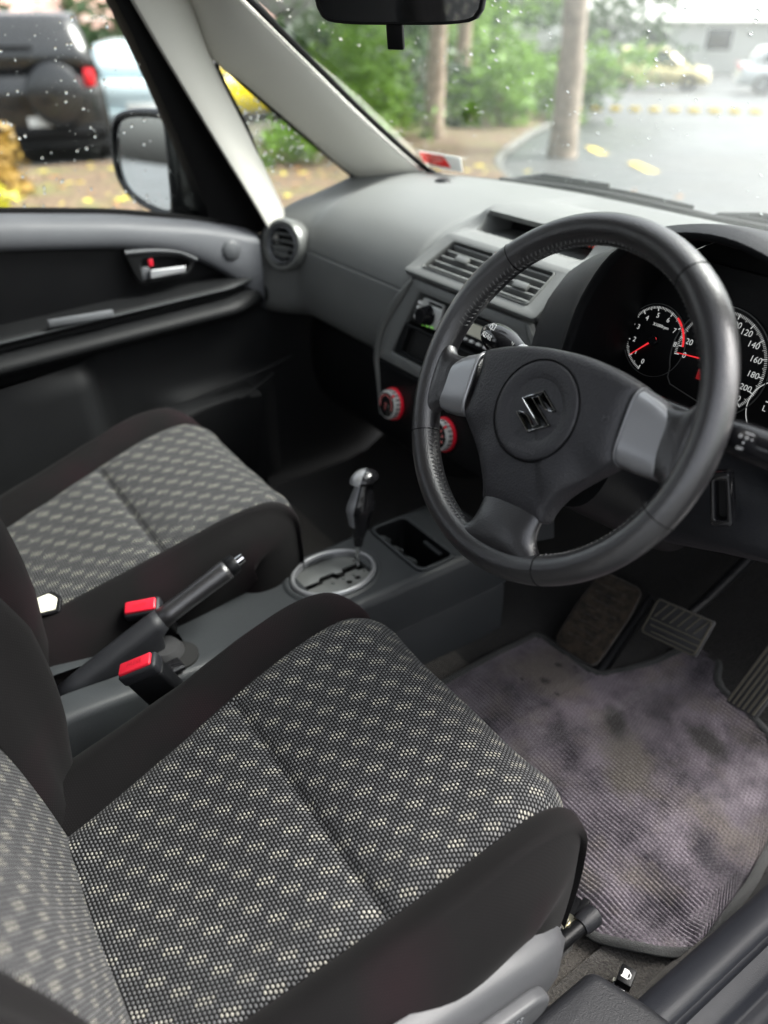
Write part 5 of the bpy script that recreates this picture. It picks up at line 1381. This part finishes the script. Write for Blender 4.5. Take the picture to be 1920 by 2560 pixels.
# painted marks
MT['yellow'] = plastic('yellow_paint', (.72, .50, .05), .5, 60, .2)
for k in range(10):
    t = k/9; x = -12.73+2.96*t; y = 14.15+2.26*t; x = .846+(x-.846)*1.12; y = -.536+(y+.536)*1.12
    f = Fr((x, y, gz(x, y)+.05), (.795, .606, 0), (-.606, .795, 0))
    o = box('wheel_stop', f, (.26, .12, .10), 'yellow', None, .02, origin=tuple(f.o)); tag(o, '%s of the ten yellow wheel stops across the car park, counted from the left' % ['first', 'second', 'third', 'fourth', 'fifth', 'sixth', 'seventh', 'eighth', 'ninth', 'last'][k], 'wheel stop', 'yellow wheel stops in a row')
for (x, y, l, a) in ((-6.75, 8.15, .70, -31), (-5.25, 7.25, .80, -31)):
    x = .846+(x-.846)*1.12; y = -.536+(y+.536)*1.12
    o = mk('road_marking', [Fr((x, y, gz(x, y)+.012), (math.cos(R(a)), math.sin(R(a)), .0), (-math.sin(R(a)), math.cos(R(a)), 0))(u, v) for u, v in ((-l/2, -.07), (l/2, -.07), (l/2, .07), (-l/2, .07))], [(0, 1, 2, 3)], 'yellow', smooth=False); tag(o, 'yellow painted bay line', kind='structure')

# cars
def paint(nm, c): 
    n = NT(nm); co = n.coord(); d = n.noise(30, 3, .6, co)
    n.bsdf(Base_Color=c, Roughness=n.math('ADD', .18, n.math('MULTIPLY', d, .15)), Coat_Weight=.6, Coat_Roughness=.08); return n.m
MT['carglass'] = paint('dark_car_glass', (.02, .025, .028)); MT['p_black'] = paint('black_paint', (.012, .013, .015)); MT['p_white'] = paint('white_paint', (.72, .75, .76)); MT['p_yellow'] = paint('yellow_car_paint', (.78, .66, .34)); MT['p_bright'] = paint('bright_yellow_paint', (.85, .66, .02)); MT['p_blue'] = paint('pale_blue_paint', (.55, .66, .70))
def car(name, x, y, head, label, mat, suv=False, L=4.2, Wd=1.72, H=1.45, spare=False):
    z = gz(x, y); t = thing(name, (x, y, z), label, 'car'); f = Fr((x, y, z), (math.cos(head), math.sin(head), 0), (-math.sin(head), math.cos(head), 0))
    def sect(pts, yw):  # side outline (x,z) lofted across the width
        return [f(a, yw, b) for a, b in pts]
    hb = .62 if not suv else .56
    belt = H*.63
    low = cr([(-L/2, .38), (-L/2-.02, .62), (-L/2+.04, belt), (-L*.28, belt+.03), (L*.18, belt+.01), (L*.30, belt-.04), (L*.44, belt-.14), (L/2, belt-.30), (L/2+.02, .45), (L/2-.08, .24), (0, .22), (-L/2+.1, .24)], 60, closed=True)
    P = []
    for k in range(9):
        s = -1+2*k/8; ins = 1-.035*s**4*1.6; P.append([f(a*ins, s*Wd/2*(1-.02*(b > belt-.1)), .22+(b-.22)*(1-.03*s**6)) for a, b in low])
    rows('body', P, mat, t, cu=True, cap=True, sharp=None)
    rear = -L*.47 if suv else -L*.40
    gh = cr([(rear, belt-.02), (rear+.10, H-.10), (rear+.32, H-.01), (-L*.05, H), (L*.06, H-.03), (L*.27, belt-.04), (0, belt-.05)], 44, closed=True)
    P = []
    for k in range(9):
        s = -1+2*k/8; P.append([f(a*(1-.02*s**4), s*(Wd/2-.02-(b-belt)*.30), b-.03*s**4*(b-belt)) for a, b in gh])
    rows('cabin', P, mat, t, cu=True, cap=True, sharp=None)
    for s in (-1, 1):
        wn_ = roundpoly([(rear+.28, belt+.04), (rear+.36, H-.10), (-L*.06, H-.08), (L*.05, H-.11), (L*.20, belt+.03)], .06)
        Q = [f(a, s*(Wd/2-.012-(b-belt)*.30), b) for a, b in wn_]; mk('side_window', Q, [tuple(range(len(Q)))], 'carglass', t, smooth=False)
    fx_ = [(L*.255, belt+.02, -.60), (L*.255, belt+.02, .60), (L*.085, H-.08, .50), (L*.085, H-.08, -.50)]
    mk('windscreen', [f(a+.03, b_*Wd/1.72, c_+.02) for a, c_, b_ in fx_], [(0, 1, 2, 3)], 'carglass', t, smooth=False)
    rx = [(rear+.02, belt+.06, -.56), (rear+.02, belt+.06, .56), (rear+.105, H-.14, .50), (rear+.105, H-.14, -.50)]
    mk('rear_window', [f(a-.035, b_*Wd/1.72, c_) for a, c_, b_ in rx], [(0, 1, 2, 3)], 'carglass', t, smooth=False)
    r = .31 if not suv else .35
    for a in (-L*.30, L*.31):
        for s in (-1, 1):
            wfm = Fr(f(a, s*(Wd/2-.09), r), f.x, V((0, 0, 1)), -f.y if s < 0 else f.y)
            w = lathe('wheel', [(r*.6, .10), (r*.92, .11), (r, .07), (r, -.09), (r*.6, -.1)], wfm, 'tyre', t, 24)
            lathe('rim', [(0, .09), (r*.15, .10), (r*.30, .07), (r*.55, .085), (r*.62, .105)], wfm, 'silver', w, 20)
    for s in (-1, 1):
        box('tail_light', f.at(-L/2+.02, s*(Wd/2-.16), belt-.08 if not suv else belt-.05), (.10, .13 if suv else .2, .20 if suv else .16), 'taillight', t, .03)
        box('headlight', f.at(L/2-.10, s*(Wd/2-.28), belt-.24), (.2, .30, .14), 'white', t, .04)
    box('number_plate', f.at(-L/2-.035, -.12 if spare else 0, .55), (.02, .48, .13), 'white', t, .005)
    box('bumper', f.at(-L/2+.0, 0, .42), (.16, Wd*.94, .18), mat if not suv else 'black', t, .05)
    if spare:
        wfm = Fr(f(-L/2-.10, -.28, .86), -f.y, V((0, 0, 1)), -f.x)
        sp_ = lathe('spare_wheel', [(0, .12), (.28, .12), (.34, .09), (.36, .04), (.36, -.06)], wfm, 'p_black', t, 30)
        box('rear_wiper', f.at(-L/2-.0, .15, H-.35), (.03, .5, .03), 'black', t, .005)
        box('lower_lamp', f.at(-L/2-.06, .62, .50), (.05, .16, .08), 'taillight', t, .01)
    return t
MT['taillight'] = plastic('tail_light_red', (.65, .02, .03), .2, 0)
car('parked_suv', -12.5, 2.62, R(180-14-2), 'black off road car seen from behind with its spare wheel on the tailgate', 'p_black', True, 4.0, 1.72, 1.72, True)
car('parked_car', -14.9, 5.15, R(155), 'pale blue white car half hidden behind the black off roader', 'p_blue', L=4.1)
car('parked_car', -16.4, 7.75, R(100), 'bright yellow car seen through the quarter window', 'p_bright', L=4.0, H=1.6)
car('parked_car', -21.4, 27.7, R(38), 'soft yellow hatchback parked side on across the car park', 'p_yellow', L=3.9)
car('parked_car', -16.6, 29.6, R(38), 'white car parked to the right of the soft yellow hatchback', 'p_white', L=4.3)
car('parked_car', -31, 34, R(38), 'distant white car behind the soft yellow hatchback', 'p_white', L=4.6, H=1.7)

# plants
def leafmat(nm, c, c2):
    n = NT(nm); oi = n.t.nodes.new('ShaderNodeObjectInfo'); g = n.noise(2.2, 3, .6)
    col = n.mix(g, c, c2); d = n.bsdf(Base_Color=col, Roughness=.45, Subsurface_Weight=0.0)
    tl = n.t.nodes.new('ShaderNodeBsdfTranslucent'); n.t.links.new(col, tl.inputs[0]); m = n.t.nodes.new('ShaderNodeMixShader'); m.inputs[0].default_value = .35
    n.t.links.new(d.outputs[0], m.inputs[1]); n.t.links.new(tl.outputs[0], m.inputs[2]); n.t.links.new(m.outputs[0], n.out.inputs[0]); return n.m
MT['leaf'] = leafmat('green_leaf', (.05, .13, .012), (.24, .42, .045)); MT['leafd'] = leafmat('dark_leaf', (.012, .035, .010), (.05, .10, .025)); MT['leafo'] = leafmat('ochre_leaf', (.22, .125, .03), (.42, .28, .06)); MT['leafy'] = leafmat('yellow_leaf', (.40, .42, .03), (.70, .62, .08))
MT['bark'] = carpet('bark', (.16, .11, .075), (.42, .33, .25), 9); MT['barkpale'] = carpet('pale_bark', (.16, .13, .10), (.36, .30, .24), 7)
def leaves(name, c0, rad, n, size, mat, par, seed):
    rg = random.Random(seed); mb = MB(); cl = [V((rg.gauss(0, .45), rg.gauss(0, .45), rg.gauss(0, .45))) for _ in range(max(5, n//90))]
    for _ in range(n):
        q = rg.choice(cl)+V((rg.gauss(0, .17), rg.gauss(0, .17), rg.gauss(0, .17))); p = V(c0)+V((q.x*rad[0], q.y*rad[1], q.z*rad[2]))
        p.z = max(p.z, gz(p.x, p.y)+.05); s = size*(.5+rg.random()); a = V((rg.gauss(0, 1), rg.gauss(0, 1), rg.gauss(0, .6))).normalized(); b = a.cross(V((rg.gauss(0, 1), rg.gauss(0, 1), rg.gauss(0, 1)))).normalized()
        mb.add([p-a*s, p+b*s*.45, p+a*s, p-b*s*.45], [(0, 1, 2, 3)])
    return mb.build(name, mat, par, smooth=False)
def bush(name, x, y, rad, n, size, mat, label, seed, cat='bush'):
    z = gz(x, y); t = thing(name, (x, y, z), label, cat); leaves('foliage', (x, y, z+rad[2]*.75), rad, n, size, mat, t, seed)
    rg = random.Random(seed)
    for k in range(4): a = rg.random()*6; tube('stem', [V((x, y, z-.1)), V((x+.15*math.cos(a), y+.15*math.sin(a), z+rad[2]*.4)), V((x+rad[0]*.5*math.cos(a), y+rad[1]*.5*math.sin(a), z+rad[2]*.9))], [.03, .02, .008], 'bark', t, 6)
    return t
def tree(x, y, r, lean, h, mat, leaf, label, seed):
    z = gz(x, y); t = thing('tree', (x, y, z), label, 'tree')
    pts = cr([(x, y, z-.2), (x+lean*.15, y, z+1), (x+lean*.5, y+lean*.2, z+2.2), (x+lean, y+lean*.3, z+h)], 14)
    tube('trunk', pts, [r*(1.25-.65*k/13)*(1+.06*math.sin(k*2.1)) for k in range(14)], mat, t, 14)
    top = pts[-1]; rg = random.Random(seed)
    for k in range(6):
        a = k*1.05+rg.random(); e = top+V((1.3*math.cos(a), 1.3*math.sin(a), .7+rg.random()))
        tube('limb', [pts[9+k % 4], (pts[9+k % 4]+e)/2+V((0, 0, .2)), e], [r*.45, r*.3, r*.12], mat, t, 7)
    leaves('crown', top+V((0, 0, .9)), (1.9, 1.9, 1.5), 2400, .11, leaf, t, seed)
tree(-9.87, 7.84, .14, .10, 3.6, 'bark', 'leaf', 'slim brown tree trunk standing between the green bushes', 11)
tree(-7.45, 8.25, .17, -.12, 4.0, 'barkpale', 'leaf', 'pale barked tree trunk beside the yellow bay lines', 12)
tree(-14.5, 12.2, .16, .1, 4.0, 'bark', 'leafd', 'dark tree trunk behind the bushes', 13)
bush('bush', -10.6, 6.9, (1.0, 1.0, 1.15), 2200, .07, 'leaf', 'bright green bush seen beside the windscreen pillar', 21)
bush('bush', -12.6, 9.2, (1.2, 1.2, 1.3), 2200, .08, 'leafd', 'dark green bush behind the slim brown trunk', 22)
bush('bush', -11.2, 10.4, (1.0, 1.0, .9), 2000, .07, 'leaf', 'green bush to the right of the slim brown trunk', 23)
bush('bush', -12.2, 13.0, (1.2, 1.2, .9), 2000, .08, 'leaf', 'low green bush below the white sign post', 24)
bush('bush', -15.0, 16.5, (2.0, 2.0, 1.8), 2400, .12, 'leafd', 'wide dark bush behind the white sign post', 25)
bush('bush', -8.3, 4.6, (.9, .9, .40), 1300, .06, 'leaf', 'low green ground plant seen through the quarter window', 26)
bush('bush', -8.05, .62, (.55, .55, .42), 1300, .07, 'leafo', 'ochre leaved shrub in the bed by the black off roader', 27)
bush('bush', -6.9, .55, (.45, .45, .22), 700, .05, 'leafy', 'low yellow green plant in front of the ochre shrub', 28)
bush('hedge', -17.2, 9.6, (1.6, 3.0, 1.5), 2600, .11, 'leafd', 'dark hedge behind the bright yellow car', 29, 'hedge')
HL_ = ['green hedge far behind the white sign post', 'dark hedge to the left of the soft yellow hatchback', 'green hedge behind the distant white car', 'dark hedge behind the dark tree trunk', 'green hedge between the black off roader and the red roofed house', 'dark hedge behind the pale blue white car']
for k, (x, y, s) in enumerate(((-22, 17, 2.3), (-24, 22, 2.5), (-27, 27, 2.5), (-19.5, 13, 2.0), (-20, 1, 2.2), (-21, 6, 2.2))):
    bush('hedge', x, y, (s, s, s), 1500, .17, 'leafd' if k % 2 else 'leaf', HL_[k], 40+k, 'hedge')
sg = thing('sign_post', (-15.6, 14.8, gz(-15.6, 14.8)), 'white sign board on a slim white post among the bushes', 'sign')
z = gz(-15.6, 14.8); box('post', Fr((-15.6, 14.8, z+.9), (1, 0, 0), (0, 1, 0)), (.14, .14, 1.9), 'white', sg, .01); box('board', Fr((-15.2, 15.1, z+1.55), (.8, .6, 0), (-.6, .8, 0)), (1.3, .06, .5), 'white', sg, .01)
MT['roofred'] = plastic('red_roof', (.42, .26, .22), .7, 5, .3); MT['wallpale'] = plastic('pale_wall', (.55, .55, .52), .8, 5, .2)
def house(x, y, head, w, d, h, label, wall, roof):
    z = gz(x, y); t = thing('house', (x, y, z), label, 'building'); f = Fr((x, y, z), (math.cos(head), math.sin(head), 0), (-math.sin(head), math.cos(head), 0))
    box('wall', f.at(0, 0, h/2-.3), (w, d, h+.6), wall, t, .02)
    ov = .5; vs = [f(sx*(w/2+ov), sy*(d/2+ov), h-.1) for sx, sy in ((-1, -1), (1, -1), (1, 1), (-1, 1))]+[f(sx*(w/2+ov), 0, h+1.8) for sx in (-1, 1)]
    mk('roof', vs, [(0, 1, 5, 4), (2, 3, 4, 5), (1, 2, 5), (3, 0, 4), (0, 3, 2, 1)], roof, t, smooth=False)
    n = int(w//3)
    for k in range(n):
        u = -w/2+w*(k+.5)/n; wd = box('window', f.at(u, -d/2-.02, 1.5), (1.4, .06, 1.1), 'white', t, .01); box('pane', f.at(u, -d/2-.05, 1.5), (1.25, .04, .95), 'carglass', wd, .005)
house(-27, 45, R(33), 22, 8, 2.4, 'long pale building with a grey roof at the far side of the car park', 'wallpale', 'wallpale')
house(-26, 4.5, R(100), 14, 7, 1.9, 'pale house with a red roof behind the black off roader', 'wallpale', 'roofred')
